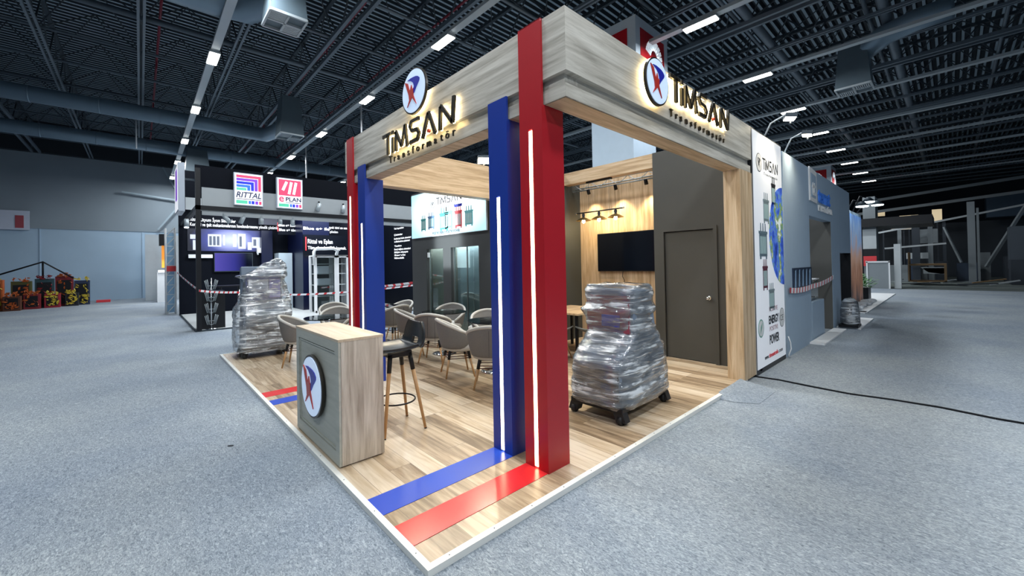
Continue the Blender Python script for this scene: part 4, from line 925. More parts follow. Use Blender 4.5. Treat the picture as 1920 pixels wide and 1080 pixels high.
# tape R
def tape(pts, w, lab, slack=.0, n=24, m2=True):
    b = MB(); pts = [Vector(p) for p in pts]; P = []
    for a_, c_ in zip(pts, pts[1:]):
        for i in range(n):
            q = i / n; p = a_.lerp(c_, q); p.z -= slack * 4 * q * (1 - q); P.append(p)
    P.append(pts[-1]); fs = []; 
    for i in range(len(P) - 1):
        up = Vector((0, 0, w / 2)); b.cur = 1 if i % 3 == 0 else 0
        a_, c_ = P[i], P[i + 1]; d = (c_ - a_).cross(Vector((0, 0, 1))).normalized() * .002
        sk = (c_ - a_) * .4
        vs = [a_ - up + d, c_ - up + d, c_ + up + sk * (i < len(P) - 2) + d, a_ + up + sk * (i > 0) + d]; vs += [v - 2 * d for v in vs]
        b.add(vs, [(0, 1, 2, 3), (7, 6, 5, 4), (0, 4, 5, 1), (2, 6, 7, 3)])
    return single('barrier_tape', b, [M('tape_white', (.80, .82, .85), .4), M('tape_red', (.65, .04, .05), .4)], lab, 'tape')
tape([(7.1, -.03, 1.06), (8.75, -.03, 1.05), (10.95, -.03, 1.16)], .09, 'red and white barrier tape across the grey partition doorway', .03)
# display plinth with glass case
t = thing('display_plinth', 'grey display plinth with small glass case before the dark doorway', 'plinth', (9.6, .35, ZF))
b = MB(); b.box(9.0, 10.15, .02, .65, ZF, .72); b.build('plinth_body', WALLG, t)
b = MB(); b.box(9.1, 10.05, .1, .6, .72, 1.14); b.build('glass_case', GLASS, t)
b = MB(); b.bar((9.3, .3, .73), (9.6, .35, 1.05), .05); b.bar((9.5, .3, .73), (9.8, .35, 1.0), .04); b.bar((9.7, .3, .73), (9.75, .35, 1.05), .05); b.build('exhibit', STEELD, t)
b = MB(); b.box(9.08, 10.07, .08, .62, 1.14, 1.16); b.build('case_lid', WHITE, t)
b = MB(); b.smooth = True; b.lathe([(.22, .09), (.27, .12), (.26, .4), (.22, .6), (.13, .68), (.03, .7)], (11.5, -.22, ZF), 20, 1.0, .65); single('wrapped_bundle', b, FILM, 'film-wrapped bundle beyond the display plinth', 'bundle')
b = MB(); b.box(11.24, 11.76, -.38, -.05, ZF + .031, ZF + .088); single('bundle_pallet', b, BLACK, 'low black pallet under the film-wrapped bundle', 'pallet')
for (x0_, x1_, y0_, y1_, l) in ((8.6, 11.0, -.22, .0, 'white floor plate at the grey partition doorway'), (11.3, 13.6, -.42, -.01, 'white floor plate under the wrapped bundle'), (15.2, 24.5, -.15, 3, 'white platform under the green planter')):
    b = MB(); b.box(x0_, x1_, y0_, y1_, ZF, ZF + .03); single('floor_plate', b, WHITE, l, 'floor plate')
# mural panel further
t = thing('mural_wall', 'narrow tall mural wall with blue sky and brown city print', 'wall panel', (17.5, .3, ZF))
b = MB(); b.box(15.6, 18.8, .3, .5, ZF, 3.12); b.build('wall_panel', WALLG, t)
def mural():
    m = bpy.data.materials.new('mural_print'); m.use_nodes = True; nt = m.node_tree; bb = nt.nodes['Principled BSDF']; L = nt.links.new
    tc = nt.nodes.new('ShaderNodeTexCoord'); sx = nt.nodes.new('ShaderNodeSeparateXYZ'); L(tc.outputs['Object'], sx.inputs[0])
    n = nt.nodes.new('ShaderNodeTexNoise'); n.inputs['Scale'].default_value = 1.5; n.inputs['Detail'].default_value = 7; mp = nt.nodes.new('ShaderNodeMapping'); mp.inputs['Scale'].default_value = (2.5, 1, .8); L(tc.outputs['Object'], mp.inputs[0]); L(mp.outputs[0], n.inputs[0])
    ad = nt.nodes.new('ShaderNodeMath'); ad.operation = 'MULTIPLY_ADD'; ad.inputs[1].default_value = .18; L(sx.outputs[2], ad.inputs[0])
    s2 = nt.nodes.new('ShaderNodeMath'); s2.operation = 'MULTIPLY'; s2.inputs[1].default_value = .5; L(n.outputs['Fac'], s2.inputs[0]); L(s2.outputs[0], ad.inputs[2])
    r = ramp(nt, [(.25, (.05, .03, .03)), (.42, (.42, .20, .12)), (.55, (.62, .38, .28)), (.68, (.35, .50, .75)), (.85, (.08, .22, .60)), (.95, (.5, .08, .05))]); L(ad.outputs[0], r.inputs[0]); L(r.outputs[0], bb.inputs['Base Color']); L(r.outputs[0], bb.inputs['Emission Color']); bb.inputs['Emission Strength'].default_value = .25
    return m
b = MB(); b.box(15.9, 18.6, .28, .3, ZF + .1, 3.02); b.build('mural_print', mural(), t)
for x, y, z, l in ((16.2, -.0, 3.22, 'left'), (17.2, -.05, 3.44, 'middle'), (17.9, -.2, 3.38, 'right')):
    t = thing('spot_lamp', 'bright white spot lamp above the mural wall, %s of three' % l, 'lamp', (x, y, z))
    b = MB(); b.lathe([(.05, .12), (.16, .0), (.05, .13)], (x, y, z), 14); b.build('lamp_head', STEELD, t)
    b = MB(); b.lathe([(.15, -.01), (.14, -.04), (.001, -.06)], (x, y, z), 14); b.build('lamp_face', M('spot_face', (1, 1, 1), emit=(.85, 1, 1), es=12), t)
    b = MB(); b.tube([(x, y, z + .1), (x, y + .2, z + .2), (x, .35, 3.1)], .02, 6); b.build('lamp_arm', BLACK, t)
# planter
t = thing('green_planter', 'black square planter with feathery green plant at the right stand corner', 'planter', (19.5, .5, ZF))
b = MB(); b.box(19.2, 19.9, .2, .8, ZF + .03, .50); b.build('pot', BLACK, t)
b = MB()
for i in range(420):
    a_ = random.uniform(0, 2 * PI); r = random.uniform(.05, .85); p = Vector((19.5 + math.cos(a_) * r * .75, .5 + math.sin(a_) * r * .55, .50 + random.uniform(0, .5) * (1 - r * .6)))
    d = Vector((math.cos(a_), math.sin(a_), random.uniform(.1, .9))).normalized() * random.uniform(.10, .18); s = d.cross(Vector((0, 0, 1))).normalized() * .03
    b.add([p, p + d * .5 + s, p + d, p + d * .5 - s], [(0, 1, 2, 3)])
b.build('foliage', GREEN, t)
b = MB(); b.smooth = True
for i in range(60):
    x = 14.2 + i * .082; y = .05 + .35 * random.random(); r = random.uniform(.07, .14); b.lathe([(.001, -r * .6), (r * .8, -r * .3), (r, 0), (r * .7, r * .45), (.001, r * .6)], (x, y, ZF + .03 + r * .5), 8)
tag(b.build('white_pebble_bed', PEBBLE), 'bed of white pebbles along the mural wall', 'pebbles', kind='stuff')

# ================================================================== BLACK BOOTH ON THE LEFT (x 0..7, y 10.9..16)
t = thing('neighbour_platform', 'pale low platform floor of the black booth on the left', 'platform', (3, 13, ZF))
b = MB(); b.box(0, 7.0, 10.9, 16, ZF, 0); b.build('platform_deck', M('booth_floor', (.50, .52, .52), .4), t)
b = MB(); b.box(-.03, 0, 10.87, 16, ZF, .003); b.box(0, 7, 10.87, 10.9, ZF, .003); b.build('edge_trim', STEELD, t)
t = thing('black_booth_wall', 'black back and side walls of the left booth with white captions', 'wall panel', (3.5, 16, ZF))
b = MB(); b.box(-.05, 7.1, 16.0, 16.12, ZF, 5.2); b.box(7.0, 7.1, 11.5, 16.0, ZF, 4.6); b.build('wall_panel', NAVYBLK, t)
b = MB(); b.box(2.55, 2.95, 15.7, 16, ZF, 3.1); b.box(3.6, 4.6, 14.0, 16, ZF, 3.6); b.box(2.5, 7.0, 15.9, 15.99, 3.35, 3.6); b.build('dark_pier', M('navy_pier', (.003, .006, .03), .3), t)
def lines(F, rows, mb):
    for (u, v, s, txt, w) in rows: text_polys(txt, (lambda u_, v_: (lambda a_, c_, d_: F(a_ + u_, c_ + v_, d_)))(u, v), s, 0, .004, mb, 1.0, w, .003)
b = MB(); Fz = FR(16.0, 0, 0)
lines(Fz, [(.28, 3.38, .17, 'Rittal Lityum İyon Sistemler', 1.45), (.28, 3.20, .17, 'Kontrol ve şalt mekanizmalarının havalandırmasına yönelik çözümler', 3.0)], b)
lines(FR(13.99, 0, 0), [(3.62, 3.05, .15, 'Blue e+ ile', 1.0)], b)
lines(FR(14.9, 0, 0), [(3.0, 3.22, .14, 'Blue e+ iklim kontrol çözümleriyle CO ayak izini en aza', 2.7), (3.0, 3.04, .14, 'Blue e+ tüm uygulamalar için tek bir çözüm', 2.3)], b)
lines(FR(13.9, 0, 0), [(3.75, 2.52, .24, 'Rittal ve Eplan', .95), (3.75, 2.30, .17, 'Tüm süreçler. Tek kaynak.', 1.5)], b)
FB2 = FL(7.0, 13.15, 0)
lines(FB2, [(0, 3.28, .14, 'Rittal', .5), (0, 3.12, .10, 'Tek kaynaktan', .8), (0, 2.86, .10, 'Çözümler', .7), (0, 2.70, .10, 'Endüstriyel kabin sistemleri', 1.35), (0, 2.58, .10, 've iklimlendirme çözümleri', 1.25), (0, 2.40, .10, 'Yazılım', .6), (0, 2.26, .10, 'Enerji dağıtım sistemleri', 1.3), (0, 2.14, .10, 'Bilişim altyapısı', 1.1), (0, 2.02, .10, 'Servis', .9), (0, 1.90, .10, 'Mühendislik', .8)], b)
b.build('white_caption', M('caption_white', (.8, .8, .82), .5, emit=(1, 1, 1), es=.35), t)
b = MB(); b.box(3.0 - .06, 3.0 - .03, 14.87, 14.9, 3.02, 3.36); b.box(3.66, 3.70, 13.88, 13.9, 2.25, 2.76); b.box(.20, .23, 15.98, 16.0, 3.18, 3.54); b.build('red_caption_bar', REDINK, t)
b = MB(); b.box(2.96, 6.9, 14.9, 14.95, 2.9, 3.5); b.box(3.6, 5.6, 13.9, 13.99, 2.1, 2.85); b.build('caption_board', NAVYBLK, t)
# printed cabinets panel
t = thing('cabinet_mural', 'violet-lit print of white control cabinets on the black booth wall', 'picture', (1.7, 15.98, 2.5))
def violet():
    m = bpy.data.materials.new('violet_print'); m.use_nodes = True; nt = m.node_tree; bb = nt.nodes['Principled BSDF']; L = nt.links.new
    tc = nt.nodes.new('ShaderNodeTexCoord'); g = nt.nodes.new('ShaderNodeTexGradient'); g.gradient_type = 'SPHERICAL'; mp = nt.nodes.new('ShaderNodeMapping'); mp.inputs['Scale'].default_value = (.75, 0, 1.3); mp.inputs['Location'].default_value = (.1, 0, -.25)
    L(tc.outputs['Object'], mp.inputs[0]); L(mp.outputs[0], g.inputs[0]); r = ramp(nt, [(0, (.008, .010, .02)), (.4, (.04, .05, .20)), (.9, (.45, .48, .80))]); L(g.outputs[0], r.inputs[0]); L(r.outputs[0], bb.inputs['Base Color']); L(r.outputs[0], bb.inputs['Emission Color']); bb.inputs['Emission Strength'].default_value = .5
    return m
b = MB(); b.box(.2, 3.0, 15.97, 16.0, 2.28, 3.10); b.build('print_sheet', violet(), t)
b = MB()
for u, v, w, h in ((.28, 2.72, .26, .16), (.36, 2.32, .13, .36), (.82, 2.45, .42, .46), (1.3, 2.5, .06, .4), (1.62, 2.45, .12, .48), (1.80, 2.38, .25, .58), (2.12, 2.34, .14, .3), (2.27, 2.42, .28, .42), (2.56, 2.38, .36, .52)):
    b = MB(); b.prism([(u, v), (u + w, v), (u + w, v + h), (u, v + h)], 0, .004, FR(15.97, 0, 0)); b.build('printed_cabinet', M('cab_print', (.62, .66, .74), .5, emit=(.8, .85, 1), es=.25), t)
b = MB()
for u, v, w, h in ((.86, 2.5, .08, .34), (.98, 2.5, .08, .34), (1.10, 2.5, .08, .34), (1.84, 2.46, .08, .4), (2.32, 2.5, .1, .26), (2.62, 2.5, .08, .3)): b.prism([(u, v), (u + w, v), (u + w, v + h), (u, v + h)], .004, .006, FR(15.97, 0, 0))
b.build('printed_door', M('cab_dark', (.12, .14, .2), .5), t)
t = thing('television', 'wide television showing deep blue on the black booth wall', 'television', (1.65, 15.9, 1.9))
b = MB(); b.box(1.0, 2.28, 15.9, 15.98, 1.50, 2.22); b.build('tv_case', STEELD, t)
b = MB(); b.box(1.02, 2.26, 15.893, 15.9, 1.53, 2.20)
def bscreen():
    m = bpy.data.materials.new('blue_screen'); m.use_nodes = True; nt = m.node_tree; bb = nt.nodes['Principled BSDF']; L = nt.links.new
    tc = nt.nodes.new('ShaderNodeTexCoord'); sx = nt.nodes.new('ShaderNodeSeparateXYZ'); L(tc.outputs['Object'], sx.inputs[0]); r = ramp(nt, [(0, (.12, .10, .55)), (.5, (.05, .05, .35)), (.85, (.002, .004, .02))])
    mr = nt.nodes.new('ShaderNodeMapRange'); mr.inputs[1].default_value = -.6; mr.inputs[2].default_value = .6; L(sx.outputs[0], mr.inputs[0]); L(mr.outputs[0], r.inputs[0]); L(r.outputs[0], bb.inputs['Emission Color']); bb.inputs['Emission Strength'].default_value = .8; bb.inputs['Base Color'].default_value = (0, 0, 0, 1); bb.inputs['Roughness'].default_value = .1
    return m
b.build('tv_screen', bscreen(), t)
b = MB(); b.box(.22, .95, 15.86, 15.97, 2.02, 2.15); single('wall_shelf', b, WHITE, 'short white wall unit left of the blue television', 'shelf')
t = thing('wall_module', 'small white device on the black booth wall above the wrapped machine', 'device', (2.6, 15.9, 2.3))
b = MB(); b.box(2.42, 2.85, 15.8, 15.98, 2.22, 2.42); b.build('device_body', WHITE, t); b = MB(); b.tube([(2.7, 15.85, 2.42), (2.7, 15.85, 2.56)], .03, 8); b.tube([(2.45, 15.85, 2.14), (2.45, 15.85, 2.22)], .03, 8); b.tube([(2.8, 15.85, 2.14), (2.8, 15.85, 2.22)], .03, 8); b.build('device_fitting', WHITE, t)
b = MB(); b.box(3.05, 3.55, 15.2, 15.9, 0, 2.2); single('pale_cabinet', b, M('pale_blue_cab', (.42, .50, .56), .4), 'pale blue tall cabinet directly behind the wrapped machine', 'cabinet')
# frame: posts and beams
t = thing('black_booth_frame', 'black post frame with black and grey header of the left booth', 'frame', (3.5, 10.95, ZF))
for x, zz in ((0, 4.25), (4.25, 3.3)): b = MB(); b.box(x, x + .11, 10.85, 10.96, 0, zz); b.build('post', BLACK, t)
b = MB(); b.box(0, 7.1, 10.96, 11.0, 3.72, 4.35); b.build('header_black', NAVYBLK, t)
b = MB(); b.box(.14, 7.1, 10.9, 10.96, 3.03, 3.76); b.build('header_grey', M('header_grey', (.38, .41, .43), .5), t)
b = MB(); b.box(0, 7.1, 10.85, 10.97, 3.16, 3.27); b.box(0, .1, 10.96, 16, 3.16, 3.27); b.build('cross_beam', BLACK, t)
b = MB(); b.box(.12, 7.0, 15.5, 15.56, 3.72, 4.15); b.box(6.9, 6.95, 11.2, 15.5, 3.75, 4.2); b.build('inner_band', M('header_grey', (.38, .41, .43), .5), t)
# signs
def booth_sign(x0_, w, which, lab):
    t = thing('booth_sign', lab, 'sign', (x0_, 10.8, 3.4)); h = .90; Fs = FR(10.80, x0_, 3.34)
    b = MB(); b.prism([(0, 0), (w, 0), (w, h), (0, h)], -.1, 0, Fs); b.build('sign_box', M('sign_edge', (.45, .5, .58), .4), t)
    b = MB(); b.prism([(.02, .02), (w - .02, .02), (w - .02, h - .02), (.02, h - .02)], 0, .004, Fs); b.build('sign_face', M('sign_lit_white', (.9, .9, .92), .4, emit=(.9, .93, 1), es=.75), t)
    def E(n, c): return M('sign_' + n, c, .4, emit=c, es=.5)
    cols = [E('pink', (.85, .06, .16)), E('violet', (.22, .05, .62)), E('navy', (.01, .03, .62)), E('azure', (.03, .18, .75)), E('mint', (.10, .60, .38))]
    if which == 0:
        for i, m in enumerate(cols):
            b = MB(); u = w - .05 - i * .092; v = h - .06 - i * .088; b.prism([(.06, .42), (u, .42), (u, v), (.06, v)], .004 + i * .002, .006 + i * .002, Fs); b.build('colour_band', m, t)
            if i < 4: b = MB(); u2 = u - .075; v2 = v - .072; b.prism([(.06, .42), (u2, .42), (u2, v2), (.06, v2)], .0062 + i * .002, .0072 + i * .002 - .0006, Fs); b.build('band_gap', M('sign_lit_white'), t)
        b = MB(); text_polys('RITTAL', FR(10.80, x0_ + .05, 3.34 + .22), .22, .004, .008, b, 1, w - .1, .004, .25); b.prism([(.05, .17), (w - .05, .17), (w - .05, .185), (.05, .185)], .004, .008, Fs); b.build('sign_word', M('navy_letter', (.01, .02, .10), .4), t)
    else:
        b = MB(); b.prism([(.05, .38), (w - .05, .38), (w - .05, h - .05), (.05, h - .05)], .004, .006, Fs); b.build('colour_band', cols[0], t)
        b = MB()
        for i in range(3): b.stroke([(.18 + i * .13 + (.04 if i else 0) - .02, .43 + (.1 if i == 0 else 0)), (.27 + i * .13, .79)], .075, .006, .009, Fs)
        b.build('slash_mark', M('sign_lit_white'), t)
        b = MB(); text_polys('e', FR(10.80, x0_ + .05, 3.34 + .20), .30, .004, .008, b, 1, None, .006); b.build('sign_initial', cols[0], t)
        b = MB(); text_polys('PLAN', FR(10.80, x0_ + .24, 3.34 + .22), .17, .004, .008, b, 1, w - .29, .004); b.prism([(.24, .17), (w - .04, .17), (w - .04, .185), (.24, .185)], .004, .008, Fs); b.build('sign_word', M('navy_letter', (.01, .02, .10), .4), t)
    xs = [.05, .05 + .42 * w, .05 + .42 * w + .10 * w, .05 + .42 * w + .23 * w, .05 + .42 * w + .36 * w]
    ws = [.38 * w, .08 * w, .10 * w, .10 * w, .09 * w]
    for u, ww, m in zip(xs, ws, [cols[4], cols[3], cols[2], cols[1], cols[0]]):
        b = MB(); b.prism([(u, .05), (u + ww, .05), (u + ww, .14), (u, .14)], .004, .007, Fs); b.build('colour_chip', m, t)
booth_sign(.86, .72, 0, 'white sign with nested colour bands and italic word on the black header')
booth_sign(1.94, .72, 1, 'white sign with pink square and three slashes on the black header')
t = thing('booth_sign', 'white box sign seen edge-on at the left side of the black booth', 'sign', (-.2, 12, 3.6))
b = MB(); b.box(-.36, -.22, 10.9, 12.0, 3.1, 4.35); b.build('sign_box', M('sign_edge', (.45, .5, .58), .4), t); b = MB(); b.box(-.37, -.36, 10.95, 11.95, 3.15, 4.3); b.build('sign_face', M('sign_lit_white'), t)
b = MB(); b.box(-.378, -.37, 11.1, 11.5, 3.4, 4.2); b.build('colour_band', M('sign_violet'), t); b = MB(); b.bar((-.25, 11.3, 4.0), (.05, 11.3, 4.0), .05); b.build('sign_arm', STEELD, t)
# spots on header
def tspot(x, y, z, tx, lab, p=0, lit=False):
    t = thing('track_spot', lab, 'spot lamp', (x, y, z), 'white spot lamps of the black booth')
    b = MB(); b.box(x - .02, x + .02, y - .02, y + .02, z - .04, z + .0); b.build('mount', BLACK, t)
    b = MB(); b.tube([(x - tx * .3, y, z - .07), (x + tx * .7, y - .03, z - .30)], [.055, .06], 14); b.build('spot_head', TRUNK, t)
    if lit: b = MB(); b.tube([(x + tx * .7, y - .03, z - .301), (x + tx * .72, y - .032, z - .32)], [.055, .05], 14); b.build('lamp_face', M('spot_face'), t)
for i, (x, tx) in enumerate(((.66, .16), (1.10, -.10), (1.55, .0), (2.05, .0), (2.40, .0))):
    tspot(x, 10.95, 3.16, tx, 'white spot lamp under the black booth beam, %s from the left' % on[i], lit=(i == 3))
for i, (x, l) in enumerate(((3.15, 'left'), (3.92, 'right'))): tspot(x, 10.84, 3.64, -.08 if i == 0 else -.04, 'white spot lamp on the grey header right of the signs, %s one' % l)
tspot(6.8, 12.6, 3.85, -.25, 'white spot lamp seen in the gap right of the far blue column')
tspot(-.1, 12.2, 3.1, 0, 'bright spot lamp under the edge-on sign', lit=True)
for x in (1.0, 2.2, 4.5, 6.0): spot((x, 14.4, 3.9), (x, 15.98, 2.6), 60, (.86, .9, 1), 100, .7, .05)
area((3.5, 13.0, 3.9), 3, 260, (.86, .93, 1), (0, 0, 0), 2)
# white enclosure rack with arm
t = thing('white_rack', 'white control cabinet with glass doors and open shelves in the black booth', 'cabinet', (4.4, 13.2, 0))
b = MB(); y0_, y1_ = 12.6, 13.2
for x in (3.56, 4.27, 4.35, 4.72): b.box(x, x + .085, y0_, y0_ + .07, 0, 2.02); b.box(x, x + .07, y1_ - .07, y1_, 0, 2.02)
for z in (0, 1.95): b.box(3.58, 4.8, y0_, y0_ + .07, z, z + .07)
b.box(3.58, 4.8, y0_, y1_, 1.99, 2.03); b.build('rack_frame', WHITE, t)
b = MB(); b.box(4.8, 5.6, y0_, y1_, 0, 2.03); b.build('side_cabinet', M('cab_white', (.72, .76, .80), .4), t)
b = MB()
for z in (.55, .95, 1.35, 1.7): b.box(3.65, 4.28, y0_ + .1, y1_, z, z + .03); b.box(4.39, 4.72, y0_ + .1, y1_, z, z + .03)
b.build('rack_shelf', M('cab_shelf', (.45, .5, .52), .4), t)
b = MB(); b.box(3.72, 4.12, y0_ + .12, y1_ - .1, 1.38, 1.65); b.box(3.72, 4.15, y0_ + .12, y1_ - .1, .98, 1.2); b.build('rack_unit', M('cab_unit', (.60, .64, .70), .4), t)
b = MB(); b.box(3.66, 4.27, y1_ - .02, y1_, 0, 1.95); b.box(4.4, 4.72, y1_ - .02, y1_, 0, 1.95); b.build('rack_back', M('cab_back', (.05, .07, .08), .4), t)
b = MB(); b.box(3.66, 4.27, y0_ + .02, y0_ + .03, 0, 1.95); b.build('glass_door', GLASS, t)
b = MB()
for i in range(3): b.box(5.0 + i * .13, 5.04 + i * .13, y0_ - .004, y0_, 1.62, 1.72)
b.build('vent_slot', INK, t)
b = MB(); b.tube([(3.52, 12.5, 1.68), (3.52, 12.5, 2.15), (3.60, 12.5, 2.25), (4.2, 12.5, 2.27), (4.35, 12.5, 2.2), (4.35, 12.6, 2.05)], .055, 12)
single('white_swivel_arm', b, WHITE, 'white bent swivel arm on top of the white cabinet', 'arm')
t = thing('warning_lamp', 'small violet and white signal boxes on the white cabinet', 'signal lamp', (5.4, 12.7, 2.03))
for i in range(2): b = MB(); b.box(5.28 + i * .14, 5.38 + i * .14, 12.7, 12.75, 2.10, 2.38); b.build('signal_box', (M('sign_violet'), M('sign_lit_white'))[i], t)
b = MB(); b.tube([(5.4, 12.72, 2.03), (5.4, 12.72, 2.12)], .02); b.build('signal_foot', STEELD, t)
# black totem + brochure stand
b = MB(); b.box(.12, .66, 11.05, 11.5, 0, 1.0); single('black_plinth', b, BLACK, 'black low plinth behind the brochure stand', 'plinth')
t = thing('brochure_stand', 'wire brochure stand with four tiers of clear pockets', 'brochure stand', (.33, 10.96, 0))
b = MB(); b.tube([(.33, 10.98, .0), (.33, 10.98, 1.36)], .018, 8); b.build('pole', CHROME, t)
b = MB(); b.lathe([(.14, 0), (.14, .015), (.03, .03)], (.33, 10.98, 0), 20); b.build('base', CHROME, t)
for i in range(4):
    z = 1.15 - i * .31; b = MB()
    for s in (-1, 1):
        for k in (0, 1, 2): b.tube([(.33 + s * (.04 + .025 * k), 10.96, z - .10 + .0 * k), (.33 + s * (.09 + .03 * k), 10.9, z + .17 - .015 * k)], .007, 5)
    b.tube([(.24, 10.95, z), (.42, 10.95, z)], .006, 5); b.tube([(.29, 10.95, z - .1), (.37, 10.95, z - .1)], .006, 5); b.build('pocket', TRUNK, t)
tape([(-.1, 16.0, 1.5), (.05, 10.83, 1.04), (.9, 10.84, .95), (2.2, 10.84, .80), (4.3, 10.84, .79), (6.9, 10.84, .92)], .055, 'red and white barrier tape strung along the front of the black booth', .02)
tape([(4.27, 7.2, 1.15), (4.36, 10.84, .92)], .06, 'white striped tape in the gap right of the far blue column', .03)
# high table and stools
t = thing('high_table', 'black topped high table with steel legs beside the brochure stand', 'table', (1.05, 13, 0))
b = MB(); b.box(.68, 1.45, 12.75, 13.2, 1.04, 1.08); b.build('table_top', BLACK, t)
for x in (.8, 1.3): b = MB(); b.tube([(x, 12.97, 0), (x, 12.97, 1.04)], .035, 10); b.build('leg', CHROME, t)
for x, y, l in ((.40, 12.5, 'black topped steel stool left of the high table'), (1.9, 13.3, 'black topped steel stool right of the high table')):
    t = thing('high_stool', l, 'stool', (x, y, 0))
    b = MB(); b.lathe([(.16, .68), (.17, .72), (.14, .74)], (x, y, 0), 20); b.build('seat', BLACK, t)
    b = MB(); b.tube([(x, y, .005), (x, y, .62)], .025, 8); b.build('pole', CHROME, t); b = MB(); b.lathe([(.18, 0), (.18, .012), (.04, .03)], (x, y, 0), 20); b.build('base', CHROME, t)

# ---- left further booth (white panels with orange) and lattice tower
t = thing('orange_stand', 'small white stand with orange lit panel left of the black booth', 'stand', (-.5, 26, ZF))
b = MB(); b.box(-.9, -.4, 26.6, 26.75, ZF, 3.6); b.box(-.4, .6, 26.9, 27.0, ZF, 3.6); b.build('wall_panel', M('stand_white', (.50, .56, .60), .5), t)
b = MB(); b.box(-.35, .25, 24.6, 25.2, 2.9, 3.5); b.build('black_header', BLACK, t)
b = MB(); b.box(-.25, .3, 24.7, 24.8, 1.75, 2.9); b.build('orange_panel', ORANGE, t)
b = MB(); b.box(-.45, .25, 24.5, 25.2, ZF, 1.5); b.build('white_counter', WHITE, t)
b = MB(); b.box(-.4, .2, 24.45, 25.1, 1.5, 1.62); b.build('counter_light', M('sign_lit_white'), t)
area((0, 24, 2.6), 1, 60, (.9, .95, 1), (math.radians(-30), 0, 0))
t = thing('lit_lattice_tower', 'narrow pale blue lattice tower at the left edge of the black booth', 'tower', (-.1, 17, ZF))
b = MB()
for x, y in ((-.38, 17.0), (-.1, 17.0), (-.38, 17.4), (-.1, 17.4)): b.tube([(x, y, ZF), (x, y, 3.15)], .03, 6)
b.build('tower_leg', WHITE, t); b = MB()
for i in range(9):
    z = ZF + i * .36; b.tube([(-.38, 17, z), (-.1, 17, z + .36)], .016, 5); b.tube([(-.38, 17, z), (-.1, 17, z)], .012, 5)
b.build('tower_lacing', WHITE, t); b = MB(); b.box(-.36, -.12, 17.3, 17.32, 0, 3.0); b.build('tower_sheet', M('tower_blue', (.35, .58, .80), .4), t)
b = MB(); b.box(-.36, -.08, 16.95, 16.99, 1.55, 1.75); b.build('red_tag', REDINK, t)
# wall banner + boxes pile
t = thing('wall_banner', 'small white, violet and red banner on the far left wall', 'banner', (-6.0, 29.3, 4.2))
b = MB(); b.box(-7.4, -5.55, 29.35, 29.42, 3.85, 4.85); b.build('banner_sheet', M('banner_white', (.55, .60, .72), .5), t)
b = MB(); b.box(-6.05, -5.75, 29.33, 29.35, 3.95, 4.6); b.build('red_block', M('banner_red', (.35, .06, .08), .5), t); b = MB(); b.box(-6.75, -6.7, 29.33, 29.35, 3.9, 4.75); b.build('violet_line', M('sign_violet'), t)
cols = {'yellow': (.62, .48, .05), 'dark red': (.20, .012, .02), 'orange': (.45, .10, .02), 'dark blue': (.015, .03, .08), 'black': (.01, .014, .02), 'olive': (.07, .07, .015), 'brown': (.09, .03, .015), 'teal': (.02, .06, .075), 'crimson': (.30, .012, .03)}
pile = [(-6.6, 23.2, .9, .8, 'dark blue'), (-6.3, 24.2, .8, 1.2, 'black'), (-5.5, 23.6, .7, .7, 'brown'), (-5.6, 24.9, .8, 1.5, 'orange'), (-4.9, 24.6, .5, .7, 'brown'), (-4.75, 25.4, .6, 1.4, 'olive'), (-4.4, 25.2, .5, .75, 'dark red'), (-4.1, 25.9, .6, 1.5, 'teal'), (-3.8, 25.5, .5, .7, 'crimson'), (-3.5, 26.4, .6, 1.6, 'dark red'), (-3.2, 26.0, .45, .7, 'black'), (-2.9, 26.6, .55, 1.35, 'dark blue')]
for i, (x, y, w, h, c) in enumerate(pile):
    x -= .45; h *= 1.12
    t = thing('storage_crate', '%s open crate stuffed with goods in the far left pile%s' % (c, ', taller kind' if h > 1.1 else ', low kind'), 'crate', (x, y, ZF), 'crates piled at the left wall')
    m = M('crate_' + c.replace(' ', '_'), cols[c], .6)
    b = MB(); b.box(x - w / 2, x + w / 2, y - .4, y - .05, ZF, ZF + h * .8); b.build('crate_box', m, t)
    b = MB(); b.box(x - w / 2 + .06, x + w / 2 - .06, y - .41, y - .40, ZF + .1, ZF + h * .7); b.build('dark_opening', BLACK, t)
    b = MB(); cc = random.choice(['yellow', 'dark red', 'orange', 'yellow', 'crimson'])
    for k in range(34):
        px_ = x + random.uniform(-w / 2, w / 2) * .85; pz = ZF + random.choice((random.uniform(.1, h * .7), h * .8 + random.uniform(0, .15))); a_ = random.uniform(0, PI); r = random.uniform(.04, .11)
        b.add([(px_ - r * math.cos(a_), y - .43, pz - r * math.sin(a_)), (px_ + r * .4, y - .46, pz - r * .5), (px_ + r * math.cos(a_), y - .44, pz + r * math.sin(a_)), (px_ - r * .3, y - .47, pz + r * .5)], [(0, 1, 2, 3)])
    b.build('contents', M('crate_' + cc.replace(' ', '_'), cols[cc], .6), t)
b = MB(); b.tube([(-6.0, 25.5, 1.5), (-4.6, 25.6, 2.1), (-3.6, 25.8, 1.3)], .04, 6); b.tube([(-4.6, 25.6, 1.3), (-4.6, 25.6, 2.1)], .04, 6); single('bent_pipe', b, BLACK, 'bent black pipe sticking up from the crate pile', 'pipe')
b = MB(); b.box(-2.9, -2.35, 27.3, 27.8, ZF, ZF + .12); single('red_tray', b, REDINK, 'flat red tray on the carpet by the left wall', 'tray')

